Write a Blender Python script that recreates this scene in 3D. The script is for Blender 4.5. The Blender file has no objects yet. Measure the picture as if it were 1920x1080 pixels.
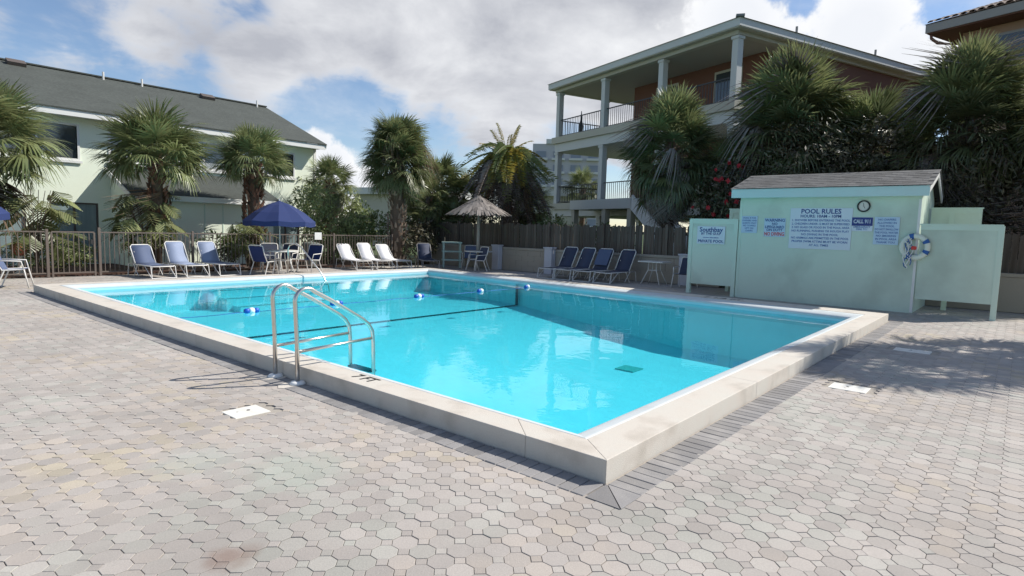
import bpy, math, random
import numpy as np
from mathutils import Vector, Matrix, Euler
S = bpy.context.scene
COL = S.collection
R = math.radians
random.seed(7)
rng = np.random.default_rng(11)

# ---------------------------------------------------------------- camera
F, YAW, PITCH, ROLL = 1135.93, 0.6974996, 0.0962876, 0.027679
CAM = Vector((-3.261845, -1.910075, 1.6))
fw = Vector((math.cos(YAW)*math.cos(PITCH), math.sin(YAW)*math.cos(PITCH), -math.sin(PITCH)))
rt = Vector((math.sin(YAW), -math.cos(YAW), 0)); up = rt.cross(fw)
rt2 = rt*math.cos(ROLL)+up*math.sin(ROLL); up2 = up*math.cos(ROLL)-rt*math.sin(ROLL)
cd = bpy.data.cameras.new('camera'); cam = bpy.data.objects.new('camera', cd); COL.objects.link(cam)
cd.sensor_width = 36; cd.lens = F/1920*36; cd.clip_end = 4000; cd.clip_start = .05
M = Matrix.Identity(4)
for i in range(3):
    M[i][0] = rt2[i]; M[i][1] = up2[i]; M[i][2] = -fw[i]; M[i][3] = CAM[i]
cam.matrix_world = M
S.camera = cam

# ---------------------------------------------------------------- light, sky, exposure
SUN_AZ, SUN_EL = R(-34), R(43)
S.view_settings.view_transform = 'Standard'; S.view_settings.look = 'None'
S.view_settings.gamma = 1; S.view_settings.use_curve_mapping = False
S.view_settings.exposure = 0.30
sd = bpy.data.lights.new('sun', 'SUN'); sd.energy = 4.8; sd.angle = R(.5); sd.color = (1, .95, .87)
sun = bpy.data.objects.new('sun', sd); COL.objects.link(sun)
sdir = Vector((math.cos(SUN_EL)*math.cos(SUN_AZ), math.cos(SUN_EL)*math.sin(SUN_AZ), math.sin(SUN_EL)))
sun.rotation_euler = sdir.to_track_quat('Z', 'Y').to_euler(); sun.location = (30, -20, 30)

W = bpy.data.worlds.new('World'); S.world = W; W.use_nodes = True
nt = W.node_tree; N = nt.nodes; L = nt.links; N.clear()
def wn(t, **k):
    n = N.new(t)
    for a, b in k.items(): setattr(n, a, b)
    return n
def wmath(op, a, b=None, c=None, clamp=False):
    n = N.new('ShaderNodeMath'); n.operation = op; n.use_clamp = clamp
    for i, v in enumerate((a, b, c)):
        if v is None: continue
        if isinstance(v, (int, float)): n.inputs[i].default_value = v
        else: L.new(v, n.inputs[i])
    return n.outputs[0]
sky = wn('ShaderNodeTexSky', sky_type='NISHITA', sun_disc=False, sun_elevation=SUN_EL, sun_rotation=R(124),
         air_density=1.0, dust_density=.15, ozone_density=2.2)
tc = wn('ShaderNodeTexCoord'); GEN = tc.outputs['Generated']
def px_dir(x, y):
    return (fw + rt2*((x-960)/F) + up2*((540-y)/F)).normalized()
sep = wn('ShaderNodeSeparateXYZ'); L.new(GEN, sep.inputs[0])
den = wmath('ADD', wmath('MAXIMUM', sep.outputs[2], 0.0), .16)
comb = wn('ShaderNodeCombineXYZ'); L.new(wmath('DIVIDE', sep.outputs[0], den), comb.inputs[0]); L.new(wmath('DIVIDE', sep.outputs[1], den), comb.inputs[1])
def wnoise(scale, detail=6, rough=.55, vec=None, dist=0.0):
    n = wn('ShaderNodeTexNoise'); n.inputs['Scale'].default_value = scale; n.inputs['Detail'].default_value = detail
    n.inputs['Roughness'].default_value = rough; n.inputs['Distortion'].default_value = dist
    L.new(vec if vec else comb.outputs[0], n.inputs['Vector']); return n.outputs[0]
nA = wnoise(1.5, 8, .58, dist=.3); nB = wnoise(5.5, 6, .6, GEN, .5); nC = wnoise(14, 8, .62, GEN)
# heavy cloud banks and cumulus, each given by where in the sky it stands
banks = [((250, -300), 11.5, 1.0), ((820, -60), 12.5, 1.0), ((960, 40), 10.5, 1.1), ((640, 20), 6.5, .9), ((1180, -60), 13, 1.0),
         ((1180, 150), 8.5, .85), ((960, 185), 6.5, .75), ((790, 150), 5.0, .6), ((-700, -200), 16, .8), ((2700, -350), 16, .8), ((900, -1000), 26, .9), ((260, 60), 4.5, .5), ((500, 130), 4.8, .62), ((120, 90), 4, .4),
         ((1000, 380), 6, .45), ((420, 330), 6, .4)]
cumulus = [((1600, 62), 4.0), ((1690, 125), 3.4), ((1560, 110), 3.2), ((1740, 150), 2.4), ((625, 300), 2.0), ((598, 268), 1.6), ((650, 350), 2.4),
           ((1380, 40), 4.6), ((1450, 90), 3.2)]
def blob(px, deg, warp):
    d = px_dir(*px)
    vm = wn('ShaderNodeVectorMath', operation='DISTANCE'); L.new(GEN, vm.inputs[0]); vm.inputs[1].default_value = d
    r = 2*math.sin(R(deg)/2)
    q = wmath('SUBTRACT', 1.0, wmath('DIVIDE', vm.outputs['Value'], r*1.0))
    return q
def vmax(a, b): return b if a is None else wmath('MAXIMUM', a, b)
bm_ = None
for pxy, dg, w in banks:
    bm_ = vmax(bm_, wmath('MULTIPLY', wmath('MAXIMUM', blob(pxy, dg*1.35, 0), 0.0), w))
cm_ = None
for pxy, dg in cumulus:
    cm_ = vmax(cm_, blob(pxy, dg*1.25, 0))
bank = wmath('ADD', wmath('MULTIPLY', bm_, 1.9), wmath('MULTIPLY', wmath('SUBTRACT', nA, .5), 2.0))
bank = wmath('ADD', bank, wmath('MULTIPLY', wmath('SUBTRACT', nB, .5), 1.5))
bankm = wn('ShaderNodeMapRange', interpolation_type='SMOOTHERSTEP'); L.new(bank, bankm.inputs[0])
bankm.inputs[1].default_value = .22; bankm.inputs[2].default_value = .85
cum = wmath('ADD', cm_, wmath('ADD', wmath('MULTIPLY', wmath('SUBTRACT', nB, .5), 1.6), wmath('MULTIPLY', wmath('SUBTRACT', nC, .5), 1.5)))
cumm = wn('ShaderNodeMapRange', interpolation_type='SMOOTHERSTEP'); L.new(cum, cumm.inputs[0])
cumm.inputs[1].default_value = .08; cumm.inputs[2].default_value = .50
# thin high veil
veil = wn('ShaderNodeMapRange', interpolation_type='SMOOTHSTEP'); L.new(wnoise(.9, 7, .62, dist=.8), veil.inputs[0])
veil.inputs[1].default_value = .46; veil.inputs[2].default_value = .78; veil.inputs[4].default_value = .6
cshade = wn('ShaderNodeValToRGB'); L.new(wmath('ADD', wmath('MULTIPLY', nA, .65), wmath('MULTIPLY', nB, .35)), cshade.inputs[0])
cshade.color_ramp.elements[0].position = .36; cshade.color_ramp.elements[0].color = (7.2, 7.3, 7.5, 1)
cshade.color_ramp.elements[1].position = .62; cshade.color_ramp.elements[1].color = (3.8, 3.95, 4.4, 1)
cush = wn('ShaderNodeValToRGB'); L.new(wmath('ADD', wmath('MULTIPLY', nB, .5), wmath('MULTIPLY', cm_, .5)), cush.inputs[0])
cush.color_ramp.elements[0].position = .25; cush.color_ramp.elements[0].color = (8.3, 8.3, 8.3, 1)
cush.color_ramp.elements[1].position = .62; cush.color_ramp.elements[1].color = (6.9, 7.1, 7.5, 1)
def wmix(f, a, b):
    n = wn('ShaderNodeMix', data_type='RGBA'); L.new(f, n.inputs[0]) if not isinstance(f, float) else setattr(n.inputs[0], 'default_value', f)
    if isinstance(a, tuple): n.inputs[6].default_value = a
    else: L.new(a, n.inputs[6])
    if isinstance(b, tuple): n.inputs[7].default_value = b
    else: L.new(b, n.inputs[7])
    return n.outputs[2]
skyc = wn('ShaderNodeVectorMath', operation='MULTIPLY'); L.new(sky.outputs[0], skyc.inputs[0]); skyc.inputs[1].default_value = (.98, .98, 1.02)
c = wmix(veil.outputs[0], skyc.outputs[0], (6.2, 6.6, 7.2, 1))
c = wmix(bankm.outputs[0], c, cshade.outputs[0])
c = wmix(cumm.outputs[0], c, cush.outputs[0])
bg = wn('ShaderNodeBackground'); bg.inputs[1].default_value = .105; L.new(c, bg.inputs[0])
wo = wn('ShaderNodeOutputWorld'); L.new(bg.outputs[0], wo.inputs[0])

# ---------------------------------------------------------------- materials
def mat(name, col, rough=.7, metal=0, var=0.0, vscale=3.0, var2=0.0, v2scale=40.0, bump=0.0, bscale=60.0, objvar=0.0, spec=.4,
        col2=None, dirt=None, dscale=1.2, trans=0.0, coat=0.0, stretch=None, island=0.0):
    m = bpy.data.materials.new(name); m.use_nodes = True; t = m.node_tree; n = t.nodes; l = t.links
    b = n['Principled BSDF']; b.inputs['Roughness'].default_value = rough; b.inputs['Metallic'].default_value = metal
    b.inputs['Specular IOR Level'].default_value = spec; b.inputs['Coat Weight'].default_value = coat
    tc = n.new('ShaderNodeTexCoord'); vec = tc.outputs['Object']
    geo = n.new('ShaderNodeNewGeometry'); oi = n.new('ShaderNodeObjectInfo')
    if stretch:
        mp = n.new('ShaderNodeMapping'); mp.inputs['Scale'].default_value = stretch; l.new(vec, mp.inputs[0]); vec = mp.outputs[0]
    addv = n.new('ShaderNodeVectorMath'); addv.operation = 'ADD'; l.new(vec, addv.inputs[0])
    sc = n.new('ShaderNodeVectorMath'); sc.operation = 'SCALE'; l.new(oi.outputs['Location'], sc.inputs[0]); sc.inputs['Scale'].default_value = .731
    l.new(sc.outputs[0], addv.inputs[1]); vec = addv.outputs[0]
    def noise(s, d=5):
        k = n.new('ShaderNodeTexNoise'); k.inputs['Scale'].default_value = s; k.inputs['Detail'].default_value = d; l.new(vec, k.inputs['Vector']); return k.outputs[0]
    def mth(op, a, bb):
        k = n.new('ShaderNodeMath'); k.operation = op
        for i, v in enumerate((a, bb)):
            if isinstance(v, (int, float)): k.inputs[i].default_value = v
            else: l.new(v, k.inputs[i])
        return k.outputs[0]
    base = None
    rgb = n.new('ShaderNodeRGB'); rgb.outputs[0].default_value = (*col, 1); base = rgb.outputs[0]
    if col2:
        k = n.new('ShaderNodeMix'); k.data_type = 'RGBA'; l.new(base, k.inputs[6]); k.inputs[7].default_value = (*col2, 1)
        mr = n.new('ShaderNodeMapRange'); mr.inputs[1].default_value = .35; mr.inputs[2].default_value = .65; l.new(noise(vscale), mr.inputs[0])
        if objvar or island:
            s_ = mth('ADD', mth('MULTIPLY', mr.outputs[0], .5), mth('MULTIPLY', mth('FRACT', mth('ADD', oi.outputs['Random'], geo.outputs['Random Per Island']), 0), .5))
            l.new(s_, k.inputs[0])
        else: l.new(mr.outputs[0], k.inputs[0])
        base = k.outputs[2]
    if dirt:
        k = n.new('ShaderNodeMix'); k.data_type = 'RGBA'; l.new(base, k.inputs[6]); k.inputs[7].default_value = (*dirt, 1)
        mr = n.new('ShaderNodeMapRange'); mr.inputs[1].default_value = .52; mr.inputs[2].default_value = .78; mr.inputs[4].default_value = .8
        l.new(noise(dscale, 8), mr.inputs[0]); l.new(mr.outputs[0], k.inputs[0]); base = k.outputs[2]
    v = None
    if var: v = mth('ADD', 1 - var/2, mth('MULTIPLY', noise(vscale), var))
    if var2:
        q = mth('ADD', 1 - var2/2, mth('MULTIPLY', noise(v2scale, 3), var2)); v = q if v is None else mth('MULTIPLY', v, q)
    if objvar:
        q = mth('ADD', 1 - objvar/2, mth('MULTIPLY', oi.outputs['Random'], objvar)); v = q if v is None else mth('MULTIPLY', v, q)
    if island:
        q = mth('ADD', 1 - island/2, mth('MULTIPLY', geo.outputs['Random Per Island'], island)); v = q if v is None else mth('MULTIPLY', v, q)
    if v is not None:
        k = n.new('ShaderNodeVectorMath'); k.operation = 'SCALE'; l.new(base, k.inputs[0]); l.new(v, k.inputs['Scale']); base = k.outputs[0]
    l.new(base, b.inputs['Base Color'])
    if bump:
        k = n.new('ShaderNodeBump'); k.inputs['Strength'].default_value = bump; k.inputs['Distance'].default_value = .01
        l.new(noise(bscale, 4), k.inputs['Height']); l.new(k.outputs[0], b.inputs['Normal'])
    if trans:
        tr = n.new('ShaderNodeBsdfTranslucent'); l.new(base, tr.inputs[0]); mx = n.new('ShaderNodeMixShader'); mx.inputs[0].default_value = trans
        l.new(b.outputs[0], mx.inputs[1]); l.new(tr.outputs[0], mx.inputs[2]); l.new(mx.outputs[0], n['Material Output'].inputs[0])
    return m

X = {}
X['sand'] = mat('joint_sand', (.36, .325, .28), .95, var=.4, vscale=2, var2=.5, v2scale=60)
X['soil'] = mat('soil_mulch', (.085, .045, .032), .95, var=.6, vscale=1.5, var2=.8, v2scale=18, bump=.6, bscale=25)
X['grass'] = mat('lawn', (.06, .09, .03), .95, var=.6, vscale=1.5, var2=.6, v2scale=25)
X['brick'] = mat('border_brick', (.25, .24, .235), .85, var=.3, vscale=6, var2=.25, v2scale=120, bump=.3, bscale=150, objvar=.35, dirt=(.32, .30, .28), dscale=3)
X['coping'] = mat('coping_concrete', (.60, .565, .50), .8, col2=(.56, .505, .44), var=.22, vscale=3.5, var2=.14, v2scale=80, bump=.25, bscale=120, dirt=(.40, .365, .31), dscale=3.4)
X['lip'] = mat('white_coping_lip', (.56, .60, .61), .6, var=.12, vscale=4, dirt=(.45, .5, .5), dscale=2.5)
X['tile'] = mat('waterline_band', (.42, .66, .72), .35, var=.18, vscale=2.5)
X['plaster'] = mat('pool_plaster', (.56, .86, .91), .7, var=.10, vscale=.8, var2=.05, v2scale=8)
X['drain'] = mat('drain_grate', (.16, .50, .46), .6)
X['stripe'] = mat('pool_stripe', (.015, .10, .13), .6)
X['mint'] = mat('mint_stucco', (.80, .86, .72), .85, var=.10, vscale=.6, var2=.08, v2scale=30, bump=.15, bscale=90)
X['mint_shed'] = mat('mint_shed_paint', (.60, .72, .61), .7, var=.10, vscale=.8, var2=.05, v2scale=20, dirt=(.40, .47, .39), dscale=.9)
X['mint_trim'] = mat('mint_trim_paint', (.60, .73, .62), .6, var=.1, vscale=1.5)
X['trim'] = mat('white_trim', (.74, .74, .72), .6, var=.08, vscale=2)
X['shed_fascia'] = mat('pale_blue_fascia', (.55, .70, .68), .6, var=.1, vscale=1.5)
X['shingle'] = mat('grey_shingle', (.066, .074, .067), .95, var=.5, vscale=1.2, var2=.9, v2scale=11, island=.35, bump=.4, bscale=30)
X['shingle_shed'] = mat('weathered_shingle', (.115, .115, .115), .95, var=.4, vscale=3, var2=.4, v2scale=30, objvar=.4)
X['glass'] = mat('window_glass', (.05, .06, .07), .06, var=.3, vscale=1, spec=.8)
X['blind'] = mat('window_blind', (.42, .45, .46), .25, var=.15, vscale=.8, spec=.6)
X['curtain'] = mat('curtained_glass', (.24, .31, .32), .12, var=.5, vscale=2.2, spec=.7, stretch=(6, 1, .3))
X['frame_dark'] = mat('bronze_frame', (.10, .08, .07), .5)
X['frame_grey'] = mat('grey_frame', (.33, .31, .29), .5)
X['picket'] = mat('tan_metal_picket', (.15, .12, .10), .5, var=.2, vscale=4)
X['plank'] = mat('weathered_plank', (.10, .075, .056), .95, var=.5, vscale=2, objvar=.55, var2=.4, v2scale=30, stretch=(8, 8, .5), col2=(.15, .13, .11))
X['wall'] = mat('tan_block', (.40, .35, .285), .9, var=.2, vscale=1, var2=.12, v2scale=40)
X['pilaster'] = mat('lavender_white_pilaster', (.55, .54, .58), .85, var=.12, vscale=2)
X['steel'] = mat('brushed_steel', (.66, .62, .565), .28, 1.0, var=.2, vscale=12)
X['white_pl'] = mat('white_plastic', (.78, .78, .76), .5, var=.06)
X['white_metal'] = mat('white_powder_coat', (.72, .70, .66), .4, var=.1)
X['green_pl'] = mat('pale_green_plastic', (.36, .48, .44), .5, var=.12)
X['navy'] = mat('navy_canvas', (.02, .036, .125), .85, var=.15, vscale=2, var2=.15, v2scale=80)
X['sling'] = mat('blue_sling', (.095, .125, .21), .75, var=.15, vscale=3, var2=.2, v2scale=120, objvar=.25)
X['sling_dk'] = mat('dark_blue_sling', (.045, .055, .095), .75, var=.15, vscale=3, var2=.2, v2scale=120, objvar=.3)
X['sling_w'] = mat('white_sling', (.74, .73, .74), .7, var=.06, vscale=3)
X['sling_pale'] = mat('faded_blue_sling', (.25, .30, .42), .75, var=.2, vscale=3, var2=.1, v2scale=100)
X['thatch'] = mat('palm_thatch', (.22, .195, .175), .95, var=.4, vscale=4, island=.8)
X['pole'] = mat('grey_wood_pole', (.34, .31, .27), .85, var=.3, vscale=4, stretch=(4, 4, .6))
X['bark'] = mat('palm_bark', (.13, .095, .07), .95, var=.5, vscale=4, var2=.5, v2scale=30, bump=.8, bscale=20)
X['boot'] = mat('palm_boots', (.20, .105, .070), .9, island=.9, var=.4, vscale=5)
X['boot2'] = mat('pale_palm_boots', (.27, .21, .16), .9, island=.9, var=.4, vscale=5)
X['frond'] = mat('sabal_frond', (.15, .195, .075), .42, objvar=.7, island=.35, trans=.32, col2=(.25, .26, .12), spec=.6, vscale=1)
X['frond_dk'] = mat('dark_frond', (.10, .135, .06), .36, objvar=.7, island=.5, trans=.36, col2=(.19, .20, .10), spec=.8, vscale=1)
X['frond_y'] = mat('yellow_frond', (.24, .25, .05), .5, objvar=.5, island=.3, trans=.35, col2=(.36, .24, .06), vscale=1)
X['dead_grey'] = mat('grey_dead_frond', (.27, .24, .225), .9, objvar=.5, island=.5, trans=.15, col2=(.17, .145, .13), vscale=1)
X['dead'] = mat('dead_frond', (.20, .145, .095), .9, objvar=.7, island=.5, trans=.15, col2=(.12, .08, .055), vscale=1)
X['leaf'] = mat('shrub_leaf', (.13, .18, .065), .5, island=.7, trans=.3, var=.5, vscale=1.2)
X['leaf_lt'] = mat('light_shrub_leaf', (.23, .27, .11), .5, island=.7, trans=.3, var=.5, vscale=1.2)
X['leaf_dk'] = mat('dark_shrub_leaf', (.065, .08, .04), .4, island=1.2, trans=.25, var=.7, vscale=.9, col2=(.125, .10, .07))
X['flower'] = mat('red_flower', (.45, .03, .04), .6, island=.5, trans=.2)
X['twig'] = mat('twigs', (.10, .075, .055), .9, var=.3)
X['beige'] = mat('beige_paint', (.47, .45, .375), .7, var=.1, vscale=1)
X['beige_lt'] = mat('pale_fascia_paint', (.56, .57, .55), .6, var=.08, vscale=1)
X['soffit'] = mat('soffit', (.42, .385, .33), .8, var=.08)
X['orange'] = mat('terracotta_stucco', (.175, .082, .058), .85, var=.2, vscale=.8)  # darkened evenly: shade on the gallery house walls is put into this colour
X['peach'] = mat('peach_stucco', (.42, .27, .19), .85, var=.15, vscale=.8)
X['roof_grey'] = mat('grey_roof_edge', (.22, .22, .22), .8)
X['rooftile'] = mat('brown_roof_tile', (.20, .15, .12), .85, objvar=.6, island=.6, var=.2)
X['rail'] = mat('black_rail', (.03, .035, .04), .4)
X['far'] = mat('far_hotel_wall', (.50, .49, .51), .8, var=.08)
X['far_w'] = mat('far_hotel_dark', (.24, .27, .32), .4)
X['farwhite'] = mat('far_white_roof', (.62, .62, .60), .7)
X['red'] = mat('red_text', (.62, .06, .05), .6)
X['navyink'] = mat('navy_ink', (.03, .07, .25), .6)
X['blueink'] = mat('blue_ink', (.10, .18, .42), .6)
X['black'] = mat('black_paint', (.03, .03, .03), .7)
X['signw'] = mat('white_sign', (.66, .73, .80), .5, var=.05)
X['signb'] = mat('pale_blue_sign', (.50, .64, .78), .5, var=.05)
X['signn'] = mat('navy_sign', (.035, .05, .22), .5)
X['clockf'] = mat('clock_face', (.7, .66, .6), .4)
X['fl_blue'] = mat('blue_float', (.01, .09, .45), .4)
X['fl_white'] = mat('white_float', (.8, .8, .8), .4)
X['rope'] = mat('blue_rope', (.04, .13, .38), .8, var=.2)
X['ringw'] = mat('ring_vinyl', (.72, .76, .66), .5, var=.1, vscale=4)
X['lid'] = mat('white_lid', (.72, .705, .65), .6, var=.1, vscale=6, dirt=(.6, .56, .5), dscale=6)
X['terracotta'] = mat('terracotta_pot', (.32, .12, .07), .8, var=.2)
X['bin'] = mat('grey_bin', (.17, .19, .17), .6, var=.2)

def paver_mat():
    m = bpy.data.materials.new('octagon_paver'); m.use_nodes = True; t = m.node_tree; n = t.nodes; l = t.links
    b = n['Principled BSDF']; b.inputs['Roughness'].default_value = .82; b.inputs['Specular IOR Level'].default_value = .35
    geo = n.new('ShaderNodeNewGeometry'); oi = n.new('ShaderNodeObjectInfo')
    def noise(s, d=4, off=0.0):
        mp = n.new('ShaderNodeMapping'); mp.inputs['Location'].default_value = (off, off*.7, 0); l.new(geo.outputs['Position'], mp.inputs[0])
        k = n.new('ShaderNodeTexNoise'); k.inputs['Scale'].default_value = s; k.inputs['Detail'].default_value = d; l.new(mp.outputs[0], k.inputs['Vector']); return k.outputs[0]
    def mth(op, a, bb=0.0, cc=None):
        k = n.new('ShaderNodeMath'); k.operation = op
        for i, v in enumerate((a, bb, cc)):
            if v is None: continue
            if isinstance(v, (int, float)): k.inputs[i].default_value = v
            else: l.new(v, k.inputs[i])
        return k.outputs[0]
    rnd = mth('FRACT', mth('ADD', oi.outputs['Random'], geo.outputs['Random Per Island']))
    rnd2 = mth('FRACT', mth('MULTIPLY', rnd, 17.31))
    # hue choice: patches of the yard plus the single paver's own cast
    h = mth('ADD', mth('MULTIPLY', rnd, .42), mth('MULTIPLY', noise(.55, 4), 1.5)); h = mth('SUBTRACT', h, .46)
    cr = n.new('ShaderNodeValToRGB'); l.new(h, cr.inputs[0]); e = cr.color_ramp.elements
    e[0].position = .12; e[0].color = (.54, .475, .37, 1); e[1].position = .88; e[1].color = (.475, .465, .415, 1)
    for p, cc in ((.30, (.52, .46, .405)), (.46, (.475, .435, .40)), (.60, (.505, .46, .42)), (.74, (.50, .475, .43))):
        q = e.new(p); q.color = (*cc, 1)
    val = mth('MULTIPLY', mth('ADD', .87, mth('MULTIPLY', rnd2, .2)), mth('ADD', .74, mth('MULTIPLY', noise(.8, 6, 5.), .52)))
    val = mth('MULTIPLY', val, mth('ADD', .86, mth('MULTIPLY', noise(90, 3), .28)))
    val = mth('MULTIPLY', val, .80)
    k = n.new('ShaderNodeVectorMath'); k.operation = 'SCALE'; l.new(cr.outputs[0], k.inputs[0]); l.new(val, k.inputs['Scale'])
    base = k.outputs[0]
    # greenish algae film and a rust-brown stain
    def stain(center, rad, colr, amt, prev):
        vm = n.new('ShaderNodeVectorMath'); vm.operation = 'DISTANCE'; l.new(geo.outputs['Position'], vm.inputs[0]); vm.inputs[1].default_value = center
        d = mth('ADD', vm.outputs['Value'], mth('MULTIPLY', mth('SUBTRACT', noise(9, 5, 3.), .5), rad*.9))
        mr = n.new('ShaderNodeMapRange'); mr.interpolation_type = 'SMOOTHSTEP'; l.new(d, mr.inputs[0])
        mr.inputs[1].default_value = rad; mr.inputs[2].default_value = rad*.15; mr.inputs[3].default_value = 0; mr.inputs[4].default_value = amt
        x = n.new('ShaderNodeMix'); x.data_type = 'RGBA'; l.new(mr.outputs[0], x.inputs[0]); l.new(prev, x.inputs[6]); x.inputs[7].default_value = (*colr, 1)
        return x.outputs[2]
    base = stain((-1.99, .87, 0), .17, (.19, .115, .085), .6, base)
    base = stain((-1.2, 1.6, 0), .5, (.35, .40, .34), .5, base)
    base = stain((-1.6, 2.2, 0), .4, (.36, .40, .35), .45, base)
    mr = n.new('ShaderNodeMapRange'); l.new(noise(2.2, 6, 9.), mr.inputs[0]); mr.inputs[1].default_value = .58; mr.inputs[2].default_value = .75; mr.inputs[4].default_value = .35
    x = n.new('ShaderNodeMix'); x.data_type = 'RGBA'; l.new(mr.outputs[0], x.inputs[0]); l.new(base, x.inputs[6]); x.inputs[7].default_value = (.25, .235, .215, 1)
    l.new(x.outputs[2], b.inputs['Base Color'])
    bp = n.new('ShaderNodeBump'); bp.inputs['Strength'].default_value = .35; bp.inputs['Distance'].default_value = .004
    l.new(noise(140, 3), bp.inputs['Height']); l.new(bp.outputs[0], b.inputs['Normal'])
    return m
X['paver'] = paver_mat()

def water_mat():
    m = bpy.data.materials.new('pool_water'); m.use_nodes = True; t = m.node_tree; n = t.nodes; l = t.links; n.remove(n['Principled BSDF'])
    geo = n.new('ShaderNodeNewGeometry')
    no = n.new('ShaderNodeTexNoise'); no.inputs['Scale'].default_value = 1.6; no.inputs['Detail'].default_value = 3; l.new(geo.outputs['Position'], no.inputs['Vector'])
    no2 = n.new('ShaderNodeTexNoise'); no2.inputs['Scale'].default_value = 9; no2.inputs['Detail'].default_value = 2; l.new(geo.outputs['Position'], no2.inputs['Vector'])
    ad = n.new('ShaderNodeMath'); ad.operation = 'MULTIPLY_ADD'; l.new(no2.outputs[0], ad.inputs[0]); ad.inputs[1].default_value = .12; l.new(no.outputs[0], ad.inputs[2])
    bp = n.new('ShaderNodeBump'); bp.inputs['Strength'].default_value = .09; bp.inputs['Distance'].default_value = .05; l.new(ad.outputs[0], bp.inputs['Height'])
    tr = n.new('ShaderNodeBsdfTransparent'); tr.inputs[0].default_value = (.37, .90, .975, 1)
    gl = n.new('ShaderNodeBsdfGlossy'); gl.inputs['Roughness'].default_value = .015; l.new(bp.outputs[0], gl.inputs['Normal'])
    fr = n.new('ShaderNodeFresnel'); fr.inputs[0].default_value = 1.33; l.new(bp.outputs[0], fr.inputs['Normal'])
    mx = n.new('ShaderNodeMixShader'); l.new(fr.outputs[0], mx.inputs[0]); l.new(tr.outputs[0], mx.inputs[1]); l.new(gl.outputs[0], mx.inputs[2])
    l.new(mx.outputs[0], n['Material Output'].inputs[0]); return m
X['water'] = water_mat()

# ---------------------------------------------------------------- helpers
class MB:
    def __init__(s): s.v = []; s.f = []
    def add(s, vs, fs):
        o = len(s.v); s.v += [tuple(v) for v in vs]; s.f += [tuple(i+o for i in f) for f in fs]; return s
    def box(s, c, d, rz=0, rx=0, ry=0):
        x, y, z = d[0]/2, d[1]/2, d[2]/2
        m = Euler((rx, ry, rz)).to_matrix(); c = Vector(c)
        vs = [c + m @ Vector((a*x, b*y, e*z)) for a in (-1, 1) for b in (-1, 1) for e in (-1, 1)]
        return s.add(vs, [(0, 1, 3, 2), (4, 6, 7, 5), (0, 4, 5, 1), (2, 3, 7, 6), (0, 2, 6, 4), (1, 5, 7, 3)])
    def b2(s, p0, p1):
        return s.box([(a+b)/2 for a, b in zip(p0, p1)], [abs(b-a) for a, b in zip(p0, p1)])
    def beam(s, p0, p1, w, h, upv=(0, 0, 1)):
        p0, p1 = Vector(p0), Vector(p1); d = (p1-p0).normalized(); u = Vector(upv)
        if abs(d.dot(u)) > .99: u = Vector((1, 0, 0))
        r = d.cross(u).normalized(); u = r.cross(d)
        vs = [p + r*a*w/2 + u*b*h/2 for p in (p0, p1) for a, b in ((-1, -1), (1, -1), (1, 1), (-1, 1))]
        return s.add(vs, [(0, 3, 2, 1), (4, 5, 6, 7), (0, 1, 5, 4), (1, 2, 6, 5), (2, 3, 7, 6), (3, 0, 4, 7)])
    def tube(s, pts, r, n=8, r1=None, cap=True):
        pts = [Vector(p) for p in pts]; m = len(pts); o = len(s.v); prev = None
        for i, p in enumerate(pts):
            d = (pts[min(i+1, m-1)] - pts[max(i-1, 0)]).normalized()
            u = Vector((0, 0, 1)) if abs(d.z) < .95 else Vector((1, 0, 0))
            if prev is not None: u = prev
            a = d.cross(u).normalized(); u2 = a.cross(d).normalized(); prev = u2
            rr = r if r1 is None else r + (r1-r)*i/(m-1)
            if callable(r): rr = r(i/(m-1))
            for k in range(n):
                t = 2*math.pi*k/n; s.v.append(tuple(p + a*math.cos(t)*rr + u2*math.sin(t)*rr))
        for i in range(m-1):
            for k in range(n):
                a_ = o+i*n+k; b_ = o+i*n+(k+1) % n; s.f.append((a_, b_, b_+n, a_+n))
        if cap: s.f.append(tuple(o+k for k in range(n))[::-1]); s.f.append(tuple(o+(m-1)*n+k for k in range(n)))
        return s
    def lathe(s, prof, n=16, c=(0, 0, 0)):
        o = len(s.v)
        for r, z in prof:
            for k in range(n):
                t = 2*math.pi*k/n; s.v.append((c[0]+r*math.cos(t), c[1]+r*math.sin(t), c[2]+z))
        for i in range(len(prof)-1):
            for k in range(n):
                a = o+i*n+k; b = o+i*n+(k+1) % n; s.f.append((a, b, b+n, a+n))
        return s
    def prism(s, poly, z0, z1):
        n = len(poly); vs = [(x, y, z0) for x, y in poly] + [(x, y, z1) for x, y in poly]
        return s.add(vs, [tuple(range(n))[::-1], tuple(range(n, 2*n))] + [(i, (i+1) % n, (i+1) % n+n, i+n) for i in range(n)])
    def mesh(s, name, m, smooth=False):
        me = bpy.data.meshes.new(name); me.from_pydata(s.v, [], s.f); me.update()
        me.materials.append(X[m] if isinstance(m, str) else m)
        if smooth: me.polygons.foreach_set('use_smooth', [True]*len(me.polygons))
        return me
    def build(s, name, m, parent=None, smooth=False, bevel=0.0, kind=None, label=None):
        o = bpy.data.objects.new(name, s.mesh(name, m, smooth)); COL.objects.link(o)
        if parent is not None: o.parent = parent
        if bevel:
            bv = o.modifiers.new('bevel', 'BEVEL'); bv.width = bevel; bv.segments = 2; bv.limit_method = 'ANGLE'; bv.angle_limit = R(40)
        if kind: o['kind'] = kind
        if label: o['label'] = label
        return o
def tag(o, label, cat, group=None):
    o['label'] = label; o['category'] = cat
    if group: o['group'] = group
    return o
def thing(name, label, cat, loc=(0, 0, 0), rz=0, group=None):
    o = bpy.data.objects.new(name, None); COL.objects.link(o); o.location = loc; o.rotation_euler = (0, 0, rz); o.empty_display_size = .2
    return tag(o, label, cat, group)
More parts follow.
